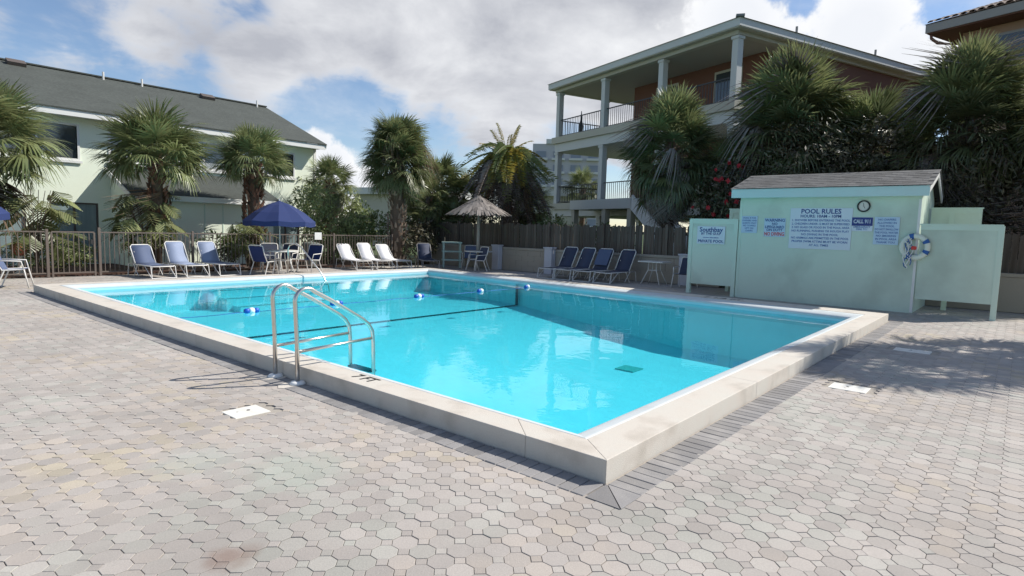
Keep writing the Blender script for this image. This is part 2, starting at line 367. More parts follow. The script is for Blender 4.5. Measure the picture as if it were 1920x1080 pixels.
def dup(root, loc, rz, label, group=None):
    r = root.copy(); COL.objects.link(r); r.location = loc; r.rotation_euler = (0, 0, rz); r['label'] = label
    if group: r['group'] = group
    for ch in list(root.children):
        c = ch.copy(); COL.objects.link(c); c.parent = r
        for g in list(ch.children):
            d = g.copy(); COL.objects.link(d); d.parent = c
    return r
def place(me, name, parent, loc=(0, 0, 0), rot=(0, 0, 0), sc=1.0):
    o = bpy.data.objects.new(name, me); COL.objects.link(o); o.parent = parent; o.location = loc; o.rotation_euler = rot
    o.scale = (sc, sc, sc) if isinstance(sc, (int, float)) else sc
    return o
def arc(c, r, a0, a1, n, plane='xz'):
    out = []
    for i in range(n+1):
        a = R(a0+(a1-a0)*i/n); out.append((c[0]+r*math.cos(a), c[1], c[2]+r*math.sin(a)) if plane == 'xz' else (c[0], c[1]+r*math.cos(a), c[2]+r*math.sin(a)))
    return out

# ---------------------------------------------------------------- ground
PO = [(0, 0), (10.55, 0), (11.35, 14.25), (0, 14.05)]          # outer edge of the coping
PI_ = [(.40, .50), (9.66, .50), (10.93, 13.80), (.60, 13.62)]    # inner edge (top)
def ring_faces(outer, inner):   # annulus between two 4-gons as one mesh
    return [(i, (i+1) % 4, (i+1) % 4+4, i+4) for i in range(4)]
def sheet(name, outer, z, m, hole=None, kind='structure'):
    mb = MB()
    if hole is None: mb.add([(x, y, z) for x, y in outer], [(0, 1, 2, 3)])
    else: mb.add([(x, y, z) for x, y in list(outer)+list(hole)], ring_faces(outer, hole))
    return mb.build(name, m, kind=kind)
HB = [(.12, .12), (10.3, .12), (11.2, 14.1), (.15, 13.9)]
# far terrain with a hole that the yard fills
sheet('terrain', [(-600, -600), (1200, -600), (1200, 1200), (-600, 1200)], -.05, 'grass', [(-12, -12), (15.2, -12), (15.2, 17.95), (-12, 17.95)])
deck = sheet('pool_deck', [(-12, -12), (15.2, -12), (15.2, 17.95), (-12, 17.95)], -.010, 'sand', HB)
MB().b2((-12, 18.0, -.2), (14, 22.5, .03)).build('planting_bed', 'soil', kind='structure')

# pavers: octagons of 13 cm with small squares turned between them
a_ = .1315; GX, GY = -1.26, .18; gap = .0036; h_ = .007
s_ = a_*(math.sqrt(2)-1)
def tile_tpl(pts, gap, bev=.0018):
    pts = np.array(pts); r = np.linalg.norm(pts, axis=1).mean()
    k0 = 1-gap/2/r; k1 = k0-bev/r
    n = len(pts)
    v = np.vstack([np.c_[pts*k0, np.full(n, -.010)], np.c_[pts*k0, np.full(n, -bev*.8)], np.c_[pts*k1, np.zeros(n)]])
    f = [(i, (i+1) % n, (i+1) % n+n, i+n) for i in range(n)] + [(i+n, (i+1) % n+n, (i+1) % n+2*n, i+2*n) for i in range(n)] + [tuple(range(2*n, 3*n))]
    return v, f
q = a_/2; t = s_/2
OCT = [(q, -t), (q, t), (t, q), (-t, q), (-q, t), (-q, -t), (-t, -q), (t, -q)]
d = s_/math.sqrt(2)
SQ = [(d, 0), (0, d), (-d, 0), (0, -d)]
ov, of = tile_tpl(OCT, gap); sv, sf = tile_tpl(SQ, gap)
def inside(P, poly):
    P = np.asarray(P); r = np.ones(len(P), bool)
    for i in range(len(poly)):
        x0, y0 = poly[i]; x1, y1 = poly[(i+1) % len(poly)]
        r &= ((x1-x0)*(P[:, 1]-y0)-(y1-y0)*(P[:, 0]-x0)) > 0
    return r
BO = [(-.255, -.255), (10.82, -.255), (11.4, 14.4), (-.255, 14.3)]
ii, jj = np.meshgrid(np.arange(-60, 125), np.arange(-50, 140))
def cells(ox, oy, mrg):
    P = np.c_[(GX+(ii+ox)*a_).ravel(), (GY+(jj+oy)*a_).ravel()]
    k = (P[:, 0] > -8) & (P[:, 0] < 14.75) & (P[:, 1] > -6) & (P[:, 1] < 17.75)
    grow = [(-.255-mrg, -.255-mrg), (10.82+mrg, -.255-mrg), (11.4+mrg, 14.4+mrg), (-.255-mrg, 14.3+mrg)]
    k &= ~inside(P, grow)
    P = P[k]
    # keep what the camera sees, with a wide margin
    rel = P-np.array([CAM.x, CAM.y]); f2 = np.array([math.cos(YAW), math.sin(YAW)]); r2 = np.array([math.sin(YAW), -math.cos(YAW)])
    z = rel@f2; x = rel@r2
    return P[(z > -.5) & (np.abs(x) < z*1.0+2.5)]
PO8 = cells(.5, .5, .0); PS4 = cells(0, 0, .0)
LIDS = [(-.85, 3.02, .30, .26, 0), (4.02, -.60, .30, .36, 0), (7.20, -.80, .30, .45, 0)]
def nolid(P, m):
    k = np.ones(len(P), bool)
    for x, y, w, h, _ in LIDS: k &= ~((np.abs(P[:, 0]-x) < w/2+m) & (np.abs(P[:, 1]-y) < h/2+m))
    return P[k]
PO8 = nolid(PO8, .045); PS4 = nolid(PS4, .02)
def visible_order(P):
    rel = np.c_[P-np.array([CAM.x, CAM.y]), np.full(len(P), -CAM.z)]
    z = rel@np.array(fw); x = F*(rel@np.array(rt2))/z; y = -F*(rel@np.array(up2))/z
    ok = (z > .3) & (np.abs(x) < 970) & (np.abs(y) < 550)
    key = np.where(ok, z, 1e9); return np.argsort(key), ok
def settle(P):
    return .0016*np.sin(P[:, 0]*1.7+P[:, 1]*.9)+.0012*np.sin(P[:, 0]*.6-P[:, 1]*2.3)
def field(P, V, Fc, name):
    n = len(P); z = settle(P)+rng.normal(0, .0009, n)
    tx = rng.normal(0, .006, n); ty = rng.normal(0, .006, n)
    vv = np.empty((n, len(V), 3)); vv[:, :, 0] = V[None, :, 0]+P[:, 0:1]; vv[:, :, 1] = V[None, :, 1]+P[:, 1:2]
    vv[:, :, 2] = V[None, :, 2]+z[:, None]+V[None, :, 0]*tx[:, None]+V[None, :, 1]*ty[:, None]
    m = len(V)
    lens = np.array([len(f) for f in Fc]); flat = np.concatenate([np.array(f) for f in Fc])
    lt = np.tile(lens, n); vi = (flat[None, :]+(np.arange(n)*m)[:, None]).ravel()
    return vv.reshape(-1, 3), vi, lt
order, ok = visible_order(PO8)
near = order[:300]; rest = np.setdiff1d(np.arange(len(PO8)), near)
pm = [bpy.data.meshes.new('paver') for _ in range(1)]
pm[0].from_pydata([tuple(v) for v in ov], [], of); pm[0].materials.append(X['paver']); pm[0].update()
for k in near:
    o = place(pm[0], 'paver', deck, (PO8[k, 0], PO8[k, 1], float(settle(PO8[k:k+1])[0]+rng.normal(0, .0009))), (rng.normal(0, .006), rng.normal(0, .006), rng.integers(0, 4)*math.pi/2))
A = field(PO8[rest], ov, of, ''); B = field(PS4, sv, sf, '')
vs = np.vstack([A[0], B[0]]); vi = np.concatenate([A[1], B[1]+len(A[0])]); lt = np.concatenate([A[2], B[2]])
me = bpy.data.meshes.new('paver_field'); me.vertices.add(len(vs)); me.vertices.foreach_set('co', vs.ravel())
me.loops.add(len(vi)); me.loops.foreach_set('vertex_index', vi.astype(np.int32))
me.polygons.add(len(lt)); me.polygons.foreach_set('loop_start', np.concatenate([[0], np.cumsum(lt)[:-1]]).astype(np.int32)); me.polygons.foreach_set('loop_total', lt.astype(np.int32))
me.update(calc_edges=True); me.validate(); me.shade_flat(); me.materials.append(X['paver'])
pf = bpy.data.objects.new('paver_field', me); COL.objects.link(pf); pf.parent = deck; pf['kind'] = 'stuff'

# soldier course of grey bricks along the two near sides
bmesh_ = [MB().box((0, 0, -.012), (.096, .236, .026)).mesh('border_brick', 'brick')]
def brick(x, y, rz):
    o = place(bmesh_[0], 'border_brick', deck, (x, y, .0035+random.gauss(0, .0008)), (random.gauss(0, .004), random.gauss(0, .004), rz+random.gauss(0, .006)))
    bv = o.modifiers.new('b', 'BEVEL'); bv.width = .004; bv.segments = 1
x = .052
while x < 10.75: brick(x, -.132, 0); x += .102
y = .055
while y < 14.2: brick(-.132, y, math.pi/2); y += .102
MB().prism([(-.004, -.012), (-.25, -.012), (-.25, -.248)], -.01, .005).build('corner_brick', 'brick', deck)
MB().prism([(-.002, -.018), (-.244, -.254), (-.002, -.254)], -.01, .005).build('corner_brick', 'brick', deck)
for (x, y, w, h, _) in LIDS[:0]: pass

# ---------------------------------------------------------------- pool
pool = thing('swimming_pool', 'large rectangular swimming pool with a raised pale concrete rim and cyan water', 'pool')
def lerp(p, q, t): return (p[0]+(q[0]-p[0])*t, p[1]+(q[1]-p[1])*t)
H = .158
def mixp(o, i, t): return lerp(o, i, t)
MID = [mixp(PO[k], PI_[k], .62) for k in range(4)]
segs = [[0, .27, .52, .76, 1], [0, .2, .4, .6, .8, 1], [0, .25, .5, .75, 1], [0, .18, .36, .54, .72, .953, 1]]
for k in range(4):
    o0, o1, m0, m1, i0, i1 = PO[k], PO[(k+1) % 4], MID[k], MID[(k+1) % 4], PI_[k], PI_[(k+1) % 4]
    n = len(segs[k])-1
    for j in range(n):
        g = .0006/10
        t0, t1 = segs[k][j] + (g if j else 0), segs[k][j+1] - (g if j < n-1 else 0)
        a, b, c_, d_ = lerp(o0, o1, t0), lerp(o0, o1, t1), lerp(m0, m1, t1), lerp(m0, m1, t0)
        MB().prism([a, b, c_, d_], -.03, H).build('coping_stone', 'coping', pool, bevel=.005)
    # bullnose lip, a little lower and sloping to the water
    mb = MB(); prof = [(0, H-.006), (.25, H-.010), (.6, H-.022), (.88, H-.040), (1.0, H-.065), (1.02, H-.10), (.9, H-.12), (.0, H-.12)]
    n = len(prof)
    for e0, e1 in ((0, 1),):
        vs = []
        for (o, i) in ((m0, i0), (m1, i1)):
            for t_, z in prof: p = lerp(o, i, t_); vs.append((p[0], p[1], z))
        mb.add(vs, [(q_, (q_+1) % n, (q_+1) % n+n, q_+n) for q_ in range(n)])
    mb.build('rim_lip', 'lip', pool, smooth=True)
WZ = .012
FL = lambda y: -.60 if y > 9.6 else (-.60-.45*min(1, (9.6-y)/5.5))
def inner(tx, ty, ins=.03):
    i0, i1, i2, i3 = PI_
    a = lerp(i0, i1, tx); b = lerp(i3, i2, tx); return lerp(a, b, ty)
mb = MB()
T = [0, .14, .28, .42, .56, .66, .72, 1]
for a, b in zip(T[:-1], T[1:]):
    p = [inner(0, a), inner(1, a), inner(1, b), inner(0, b)]
    za, zb = FL(inner(.5, a)[1]), FL(inner(.5, b)[1])
    mb.add([(*p[0], za), (*p[1], za), (*p[2], zb), (*p[3], zb)], [(0, 1, 2, 3)])
mb.build('basin_floor', 'plaster', pool, smooth=True)
for k in range(4):
    a, b = PI_[k], PI_[(k+1) % 4]
    nseg = 10; mb = MB(); mt = MB(); nrm = Vector((-(b[1]-a[1]), b[0]-a[0], 0)).normalized()
    for j in range(nseg):
        p, q2 = lerp(a, b, j/nseg), lerp(a, b, (j+1)/nseg)
        mb.add([(*p, -1.1), (*q2, -1.1), (*q2, H-.1), (*p, H-.1)], [(0, 1, 2, 3)])
    mb.build('basin_wall', 'plaster', pool)
    off = nrm*.006
    mt.beam((a[0]+off.x, a[1]+off.y, (H-.1-.16)/2), (b[0]+off.x, b[1]+off.y, (H-.1-.16)/2), .008, H-.1+.16)
    mt.build('waterline_band', 'tile', pool)
# dark stripe over floor break, rising on both side walls
st = MB(); ys = 9.35; zz = FL(ys)+.012
xl, xr = .6, 10.42
st.b2((xl, ys-.05, zz-.004), (xr, ys+.05, zz)); st.b2((xr-.02, ys-.05, zz), (xr-.012, ys+.05, .0))
st.build('lane_stripe', 'stripe', pool)
MB().b2((6.9, 3.55, FL(3.9)+.012), (7.3, 3.95, FL(3.9)+.03)).build('floor_drain', 'drain', pool)
# entry steps at the far left side
for k in range(3):
    MB().b2((3.4+.15*k, 13.66-.38*(k+1), -.7), (6.6-.15*k, 13.62, -.12-.17*k)).build('entry_step', 'plaster', pool)
    MB().b2((3.4+.15*k, 13.66-.38*(k+1)-.004, -.12-.17*k), (6.6-.15*k, 13.66-.38*(k+1)+.04, -.116-.17*k)).build('step_edge', 'stripe', pool)
wm = MB().add([(*p, WZ) for p in PI_], [(0, 1, 2, 3)]); wo_ = wm.build('pool_water', 'water', kind='structure')
# depth marks painted on the coping
def text_mesh(body, size, m, ext=.001, align='CENTER'):
    cu = bpy.data.curves.new('t', 'FONT'); cu.body = body; cu.size = size; cu.offset = size*.022; cu.extrude = ext; cu.align_x = align; cu.align_y = 'CENTER'; cu.resolution_u = 2
    o = bpy.data.objects.new('t', cu); COL.objects.link(o); bpy.context.view_layer.update()
    me = bpy.data.meshes.new_from_object(o.evaluated_get(bpy.context.evaluated_depsgraph_get())); bpy.data.objects.remove(o); bpy.data.curves.remove(cu)
    me.materials.clear(); me.materials.append(X[m]); return me
def mark(body, x, y, rz, size):
    o = place(text_mesh(body, size, 'black'), 'depth_mark', pool, (x, y, H+.002), (0, 0, rz), (1, 1, 1))
mark('7 FT', .17, 2.75, -math.pi/2, .17)
mark('7 1/2 FT', 10.05+.38, 3.25, -math.pi/2, .26)
mark('5 1/2 FT', 10.72, 7.65, -math.pi/2, .24)
mark('3 FT', 11.0, 12.5, -math.pi/2, .22)

# lane rope with floats
lr = thing('lane_rope', 'blue and white float rope stretched across the pool water', 'float rope')
MB().tube([(.62+i*(9.78)/30, 8.5, .018-.012*math.sin(i*.9)**2) for i in range(31)], .006, 5).build('rope', 'rope', lr)
for i, fx in enumerate((1.96, 3.71, 5.88, 7.95, 9.84)):
    for k, (dx, m) in enumerate(((-.085, 'fl_blue'), (.0, 'fl_white'), (.085, 'fl_blue'))):
        if k == 2 and i >= 3: continue
        r_ = .054 if k == 1 else .047
        mb = MB(); prof = [(.012, -.05), (r_*.75, -.045), (r_, -.02), (r_, .02), (r_*.75, .045), (.012, .05)]; n = 12
        o0 = len(mb.v)
        for rr, xx in prof:
            for q_ in range(n): t_ = 2*math.pi*q_/n; mb.v.append((fx+dx+xx, 8.5+rr*math.cos(t_), .035+rr*math.sin(t_)))
        for a2 in range(len(prof)-1):
            for q_ in range(n): p_ = a2*n+q_; p2 = a2*n+(q_+1) % n; mb.f.append((p_, p2, p2+n, p_+n))
        mb.build('float', m, lr, smooth=True)

# ---------------------------------------------------------------- ladder
lad = thing('pool_ladder', 'brushed steel pool ladder rails over the near rim of the pool', 'pool ladder', (0, 0, 0))
for yy in (3.95, 3.52):
    pts = [(-.075, yy, 0), (-.08, yy, .45), (-.095, yy, .78)] + arc((.03, yy, .83), .128, 175, 45, 7) + [(.30, yy, .825), (.70, yy, .585), (.78, yy, .52), (.83, yy, .44), (.845, yy, .3), (.85, yy, 0), (.85, yy, -.55)]
    MB().tube(pts, .0215, 12).build('handrail', 'steel', lad, smooth=True)
    MB().tube([(-.075, yy, .33), (.845, yy, .36)], .016, 10).build('cross_bar', 'steel', lad, smooth=True)
    MB().lathe([(.0, 0), (.075, 0), (.078, .012), (.06, .03), (.03, .034), (.0, .034)], 20, (-.075, yy, 0.002)).build('base_flange', 'white_pl', lad, smooth=True)
for yy, r0 in ((3.95, .13), (3.52, .17)):
    MB().prism([(-.10+r0*(1+.18*math.sin(k*2.3+yy))*math.cos(k*.6283), yy-.01+r0*.95*(1+.15*math.cos(k*1.7+yy))*math.sin(k*.6283)) for k in range(10)], -.01, .0045).build('concrete_footing', 'coping', lad)
for z in (-.02, -.28, -.52):
    MB().b2((.80, 3.53, z-.012), (.90, 3.94, z+.012)).build('tread', 'stripe', lad, bevel=.006)
hr = thing('entry_handrail', 'slim steel handrail leading down into the far corner steps', 'handrail')
MB().tube([(6.0, 14.35, .16), (6.0, 14.35, .85)] + [(6.03, 14.3, .97), (6.1, 14.15, 1.02), (6.18, 13.95, .93), (6.45, 13.4, .25), (6.55, 13.15, -.12), (6.55, 13.1, -.3)], .02, 10).build('rail', 'steel', hr, smooth=True)
MB().lathe([(.0, 0), (.06, 0), (.06, .02), (0, .02)], 14, (6.0, 14.35, H)).build('base_flange', 'steel', hr)

for i, (x, y, w, h, _) in enumerate(LIDS):
    lb = ('white square lid in the paving near the pool ladder', 'white lid in the paving right of the pool, nearer one', 'white lid in the paving right of the pool, farther one by the palm shadow')[i]
    t_ = thing('deck_lid', lb, 'access cover', (x, y, 0), 0, 'white covers set in the paving')
    MB().box((0, 0, -.0045), (w, h, .012)).build('plate', 'lid', t_, bevel=.003)
    MB().lathe([(0, .0030), (.014, .0030), (.016, .001)], 12, (.03, .02, 0)).build('finger_hole', 'black', t_)
    MB().lathe([(0, .0030), (.008, .0030), (.01, .001)], 10, (-.06, .03, 0)).build('screw', 'frame_grey', t_)

# ---------------------------------------------------------------- shed with screens
SX = 12.6
shed = thing('pool_shed', 'pale mint pool shed with grey shingle roof and rule signs on its front', 'shed', (SX, 1.8, 0))
def sh(mb, name, m, **k):
    mb.v = [(x-SX, y-1.8, z) for x, y, z in mb.v]; return mb.build(name, m, shed, **k)
D1 = 14.9
prof = [(-.15, 0), (3.76, 0)]
sh(MB().b2((SX, -.15, 0), (D1, 3.76, 2.60)), 'wall', 'mint_shed')
sh(MB().add([(SX+.05, -.15, 2.6), (D1, -.15, 2.6), (SX+1.25, -.15, 3.15), (SX+.05, 3.76, 2.6), (D1, 3.76, 2.6), (SX+1.25, 3.76, 3.15)], [(0, 1, 2), (5, 4, 3)]), 'gable', 'mint_shed')
sh(MB().b2((SX-.008, 3.70, .02), (SX-.001, 3.765, 2.5)), 'corner_trim', 'mint_trim'); sh(MB().b2((SX-.010, -.152, .02), (SX-.001, -.10, 2.5)), 'corner_trim', 'trim')
sh(MB().b2((SX-.22, -.30, 2.56), (SX-.19, 3.93, 2.78)), 'fascia', 'shed_fascia', bevel=.004)
sh(MB().b2((SX-.19, -.26, 2.575), (SX-.002, 3.89, 2.59)), 'soffit', 'mint_trim')
# rake boards at both gable ends
for yy in (-.285, 3.915):
    sh(MB().beam((SX-.205, yy, 2.70), (SX+1.25, yy, 3.16), .03, .15).beam((SX+1.25, yy, 3.16), (D1+.15, yy, 2.60), .03, .15), 'rake_board', 'trim')
roofp = sh(MB().add([(SX-.24, -.33, 2.785), (SX+1.25, -.33, 3.245), (SX+1.25, 3.96, 3.245), (SX-.24, 3.96, 2.785), (D1+.2, -.33, 2.67), (D1+.2, 3.96, 2.67)], [(0, 1, 2, 3), (1, 4, 5, 2)]), 'roof', 'shingle_shed')
# shingle courses: each tab is a thin slab on the slope
tabm = MB().box((0, 0, 0), (.20, .225, .008)).mesh('shingle', 'shingle_shed')
ang = math.atan2(.46, 1.49)
for r_ in range(8):
    for c_ in range(19):
        yy = -.22+(c_+(.5 if r_ % 2 else 0))*.23
        if yy > 3.87: continue
        u = .085+r_*.187
        place(tabm, 'shingle', roofp, (-.24+u*math.cos(ang), yy-1.8, 2.785+u*math.sin(ang)+.008), (random.gauss(0, .01), -ang+.03, random.gauss(0, .015)))
def screen(name, label, y0, y1, z0, z1, post_y, xx=SX-.02):
    t_ = thing(name, label, 'privacy screen', (xx, (y0+y1)/2, 0), 0, 'mint screens beside the shed')
    def p(mb, n_, m='mint_shed', **k): mb.v = [(x-xx, y-(y0+y1)/2, z) for x, y, z in mb.v]; return mb.build(n_, m, t_, **k)
    p(MB().b2((xx, y0, z0), (xx+.05, y1, z1)), 'panel', 'mint_shed')
    p(MB().b2((xx-.012, y0, z1-.10), (xx-.001, y1, z1)), 'top_trim', 'mint_trim')
    p(MB().b2((xx-.02, y0-.02, z1+.001), (xx+.07, y1+.02, z1+.03)), 'cap', 'mint_trim')
    for py in post_y: p(MB().b2((xx-.014, py-.05, 0), (xx+.09, py+.05, z1-.001)), 'post', 'mint_trim')
    return t_
screen('privacy_screen', 'mint privacy screen with posts left of the shed, carrying a white sign', 3.80, 5.06, .27, 2.0, (5.05, 3.83))
screen('privacy_screen', 'mint privacy screen with one leg right of the shed below the ring buoy', -1.56, -.18, .33, 1.94, (-1.55,))
# rear halves of the two cubicles
t_ = screen('privacy_screen', 'rear mint screen just above the left screen beside the shed', 3.9, 4.55, .6, 2.33, (4.5,), 14.0)
t_ = screen('privacy_screen', 'rear mint screen rising behind the right screen by the shed', -1.15, -.2, .45, 2.35, (-.6,), 14.0)
for yy, lb in ((4.62, 'low green board in the gap under the left screen'), ):
    pass

def sign(name, label, y0, z0, y1, z1, m, lines, xx=SX, frame=False, depth=.012):
    """y0>y1: left to right seen from the pool; lines: (text, size, z fraction from top, material)"""
    t_ = thing(name, label, 'sign', (xx-.012, (y0+y1)/2, (z0+z1)/2), 0)
    w, h = abs(y0-y1), abs(z1-z0)
    MB().box((0, 0, 0), (depth, w, h)).build('board', m, t_, bevel=.002)
    for txt, size, fz, mm in lines:
        me = text_mesh(txt, size, mm)
        o = place(me, 'lettering', t_, (-depth/2-.002, 0, h/2-h*fz), (math.pi/2, 0, -math.pi/2))
        wid = max(v.co.x for v in me.vertices)-min(v.co.x for v in me.vertices) if len(me.vertices) else 1
        k = min(1.0, w*.93/wid); o.scale = (k, 1, 1)
    return t_
sign('pool_rules_sign', 'large pale POOL RULES board with many printed lines on the shed front', 2.52, 1.33, 1.16, 2.31, 'signw',
     [('POOL RULES', .155, .085, 'navyink'), ('HOURS: 10AM - 10PM', .095, .20, 'navyink')] +
     [(s, .070, .30+.0865*i, 'blueink') for i, s in enumerate(('1. SHOWER BEFORE ENTERING THE POOL', '2. CHILDREN UNDER 12 MUST BE SUPERVISED', '3. NO GLASS OR FOOD IN THE POOL AREA', 'NO RUNNING, PUSHING OR ROUGH PLAY', 'NO DIVING IN THE POOL', 'NO ANIMALS ARE PERMITTED IN THE POOL', 'PROPER SWIM ATTIRE MUST BE WORN', 'AT ALL TIMES'))])
sign('notice_sign', 'small pale blue notice at the left end of the shed front', 3.70, 1.68, 3.30, 2.11, 'signb',
     [(s, .055, .12+.15*i, 'blueink') for i, s in enumerate(('POOL IS FOR', 'OWNERS AND', 'GUESTS ONLY', 'NO TOWELS', 'LEFT ON', 'CHAIRS'))])
sign('warning_sign', 'WARNING NO LIFEGUARD ON DUTY sign with red NO DIVING beneath', 3.13, 1.60, 2.62, 2.06, 'signb',
     [('WARNING', .10, .12, 'navyink'), ('NO', .085, .31, 'navyink'), ('LIFEGUARD', .09, .48, 'navyink'), ('ON DUTY', .085, .64, 'navyink'), ('NO DIVING', .125, .86, 'red')])
t_ = sign('navy_sign', 'small sign with a navy upper half under the round clock', 1.17, 1.78, .74, 2.10, 'signw', [('EMERGENCY', .06, .70, 'blueink'), ('DIAL 911', .06, .86, 'blueink')])
MB().box((-.009, 0, .06), (.006, .42, .19)).build('navy_field', 'signn', t_)
place(text_mesh('CALL 911', .12, 'signw'), 'lettering', t_, (-.014, 0, .06), (math.pi/2, 0, -math.pi/2), (.72, 1, 1))
sign('notice_sign', 'tall pale blue notice on the shed front nearest the ring buoy', .71, 1.49, .22, 2.11, 'signb',
     [(s, .062, .10+.117*i, 'blueink') for i, s in enumerate(('NO DIAPERS', 'ALLOWED IN', 'THE POOL', 'DO NOT SWALLOW', 'THE POOL WATER', 'NO SMOKING', 'IN POOL AREA', 'THANK YOU'))])
sign('panel_sign', 'white script sign on the left mint screen reading private pool', 4.86, 1.36, 4.10, 1.83, 'signw',
     [('Southbay', .17, .20, 'navyink'), ('BY THE GULF', .09, .42, 'navyink'), ('owners association', .055, .63, 'blueink'), ('PRIVATE POOL', .105, .85, 'navyink')], xx=SX-.034)
ck = thing('wall_clock', 'round thermometer clock with dark rim on the shed front', 'clock', (SX-.002, .95, 2.35))
def xdisc(r0, r1, d0, d1, n=24):
    mb = MB()
    for rr, xx in ((r0, -d0), (r1, -d0), (r1, -d1), (r0, -d1)):
        for k in range(n): t2 = 2*math.pi*k/n; mb.v.append((xx, rr*math.cos(t2), rr*math.sin(t2)))
    for a2 in range(3):
        for k in range(n): mb.f.append((a2*n+k, a2*n+(k+1) % n, (a2+1)*n+(k+1) % n, (a2+1)*n+k))
    return mb
xdisc(.105, .135, 0, .04).build('rim', 'black', ck); xdisc(.0, .106, 0, .02).build('face', 'clockf', ck)
MB().beam((-.025, 0, 0), (-.025, .01, .07), .008, .004, (1, 0, 0)).beam((-.025, 0, 0), (-.025, -.03, -.05), .008, .004, (1, 0, 0)).build('hand', 'black', ck)

rb = thing('ring_buoy', 'white ring buoy with blue straps and tangled rope hung on the shed corner', 'ring buoy', (SX-.08, -.10, 1.46))
mb = MB(); n1, n2 = 28, 10
for i in range(n1):
    t1 = 2*math.pi*i/n1
    for j in range(n2): t2 = 2*math.pi*j/n2; rr = .235+.058*math.cos(t2); mb.v.append((.05*math.sin(t2), rr*math.cos(t1), rr*math.sin(t1)))
for i in range(n1):
    for j in range(n2): mb.f.append((i*n2+j, ((i+1) % n1)*n2+j, ((i+1) % n1)*n2+(j+1) % n2, i*n2+(j+1) % n2))
mb.build('ring', 'ringw', rb, smooth=True)
for aa in (75, 150, 205, 290):
    mb = MB(); n2 = 10
    for k, da in enumerate((-9, 9)):
        t1 = R(aa+da)
        for j in range(n2): t2 = 2*math.pi*j/n2; rr = .235+.064*math.cos(t2); mb.v.append((.056*math.sin(t2), rr*math.cos(t1), rr*math.sin(t1)))
    for j in range(n2): mb.f.append((j, (j+1) % n2, (j+1) % n2+n2, j+n2))
    mb.build('strap', 'rope', rb, smooth=True)
for k in range(5):
    pts = [(-.07-.012*k, .06+.05*math.sin(k*2+i*.9)+.02*k, .16-.045*i*(1+.08*k)+.03*math.cos(i*1.3+k)) for i in range(12)]
    MB().tube(pts, .010, 6).build('rope', 'rope' if k % 2 else 'white_pl', rb, smooth=True)
MB().box((-.09, .0, -.02), (.06, .10, .08)).build('throw_bag', 'red', rb, bevel=.02)

# ---------------------------------------------------------------- masonry wall, pilasters, plank fence on the right
WX = 14.95
gw = thing('garden_wall', 'low tan block wall along the right side of the pool yard', 'wall', (WX, 7, 0))
def blockwall():
    bw, bh = .60, .20
    bl = MB().box((0, 0, 0), (.18, bw-.008, bh-.006)).mesh('wall_block', 'wall')
    k = 0
    for r_ in range(4):
        y = 5.1-((r_ % 2)*.3)
        while y < 18.2:
            place(bl, 'wall_block', gw, (.09, y+bw/2-7, bh/2+r_*bh+.002), (0, random.gauss(0, .004), random.gauss(0, .002))); y += bw; k += 1
    MB().b2((-.0+.02, 5.1-7, 0), (.16, 18.2-7, .81)).build('mortar_core', 'wall', gw)
    MB().b2((-.02, -5-7, .815), (.20, 18.25-7, .90)).build('cap', 'wall', gw, bevel=.006)
    MB().b2((.0, -5-7, 0), (.18, 5.1-.3-7, .81)).build('wall_run', 'wall', gw)
blockwall()
for y, lb in ((14.05, 'pale lavender wall pilaster behind the thatched umbrella table'), (11.45, 'pale lavender wall pilaster left of the dark blue chaises'), (6.15, 'pale lavender wall pilaster next to the small white table')):
    t_ = thing('pilaster', lb, 'pillar', (WX-.12, y, 0), 0, 'pilasters along the low wall')
    MB().b2((-.15, -.17, 0), (.10, .17, .93)).build('shaft', 'pilaster', t_, bevel=.01)
    MB().b2((-.18, -.2, .931), (.12, .2, .985)).build('cap', 'pilaster', t_, bevel=.008)
pf_ = thing('plank_fence', 'dark weathered wooden plank fence standing behind the low tan wall', 'fence', (WX+.27, 6, 0))
plm = [MB().add(*(lambda w, h: ([(-.009, -w/2, .05), (-.009, w/2, .05), (-.009, w/2, h-.03), (-.009, 0, h), (-.009, -w/2, h-.03), (.009, -w/2, .05), (.009, w/2, .05), (.009, w/2, h-.03), (.009, 0, h), (.009, -w/2, h-.03)],
      [(0, 4, 3, 2, 1), (5, 6, 7, 8, 9), (0, 1, 6, 5), (1, 2, 7, 6), (2, 3, 8, 7), (3, 4, 9, 8), (4, 0, 5, 9)]))(.132, h)).mesh('plank', 'plank') for h in (1.83, 1.86, 1.80)]
y = -5.0
while y < 19.0:
    if not (.2 < y < 3.4): place(random.choice(plm), 'plank', pf_, (random.gauss(0, .005), y-6, random.gauss(0, .012)), (random.gauss(0, .006), random.gauss(0, .006), random.gauss(0, .02)))
    y += .141
for z in (.35, 1.55): MB().b2((.02, -11, z), (.06, 13, z+.09)).build('rail', 'plank', pf_)
for y in np.arange(-5, 19, 2.4): MB().b2((-.10, y-6-.045, 0), (-.015, y-6+.045, 1.9)).build('post', 'plank', pf_)

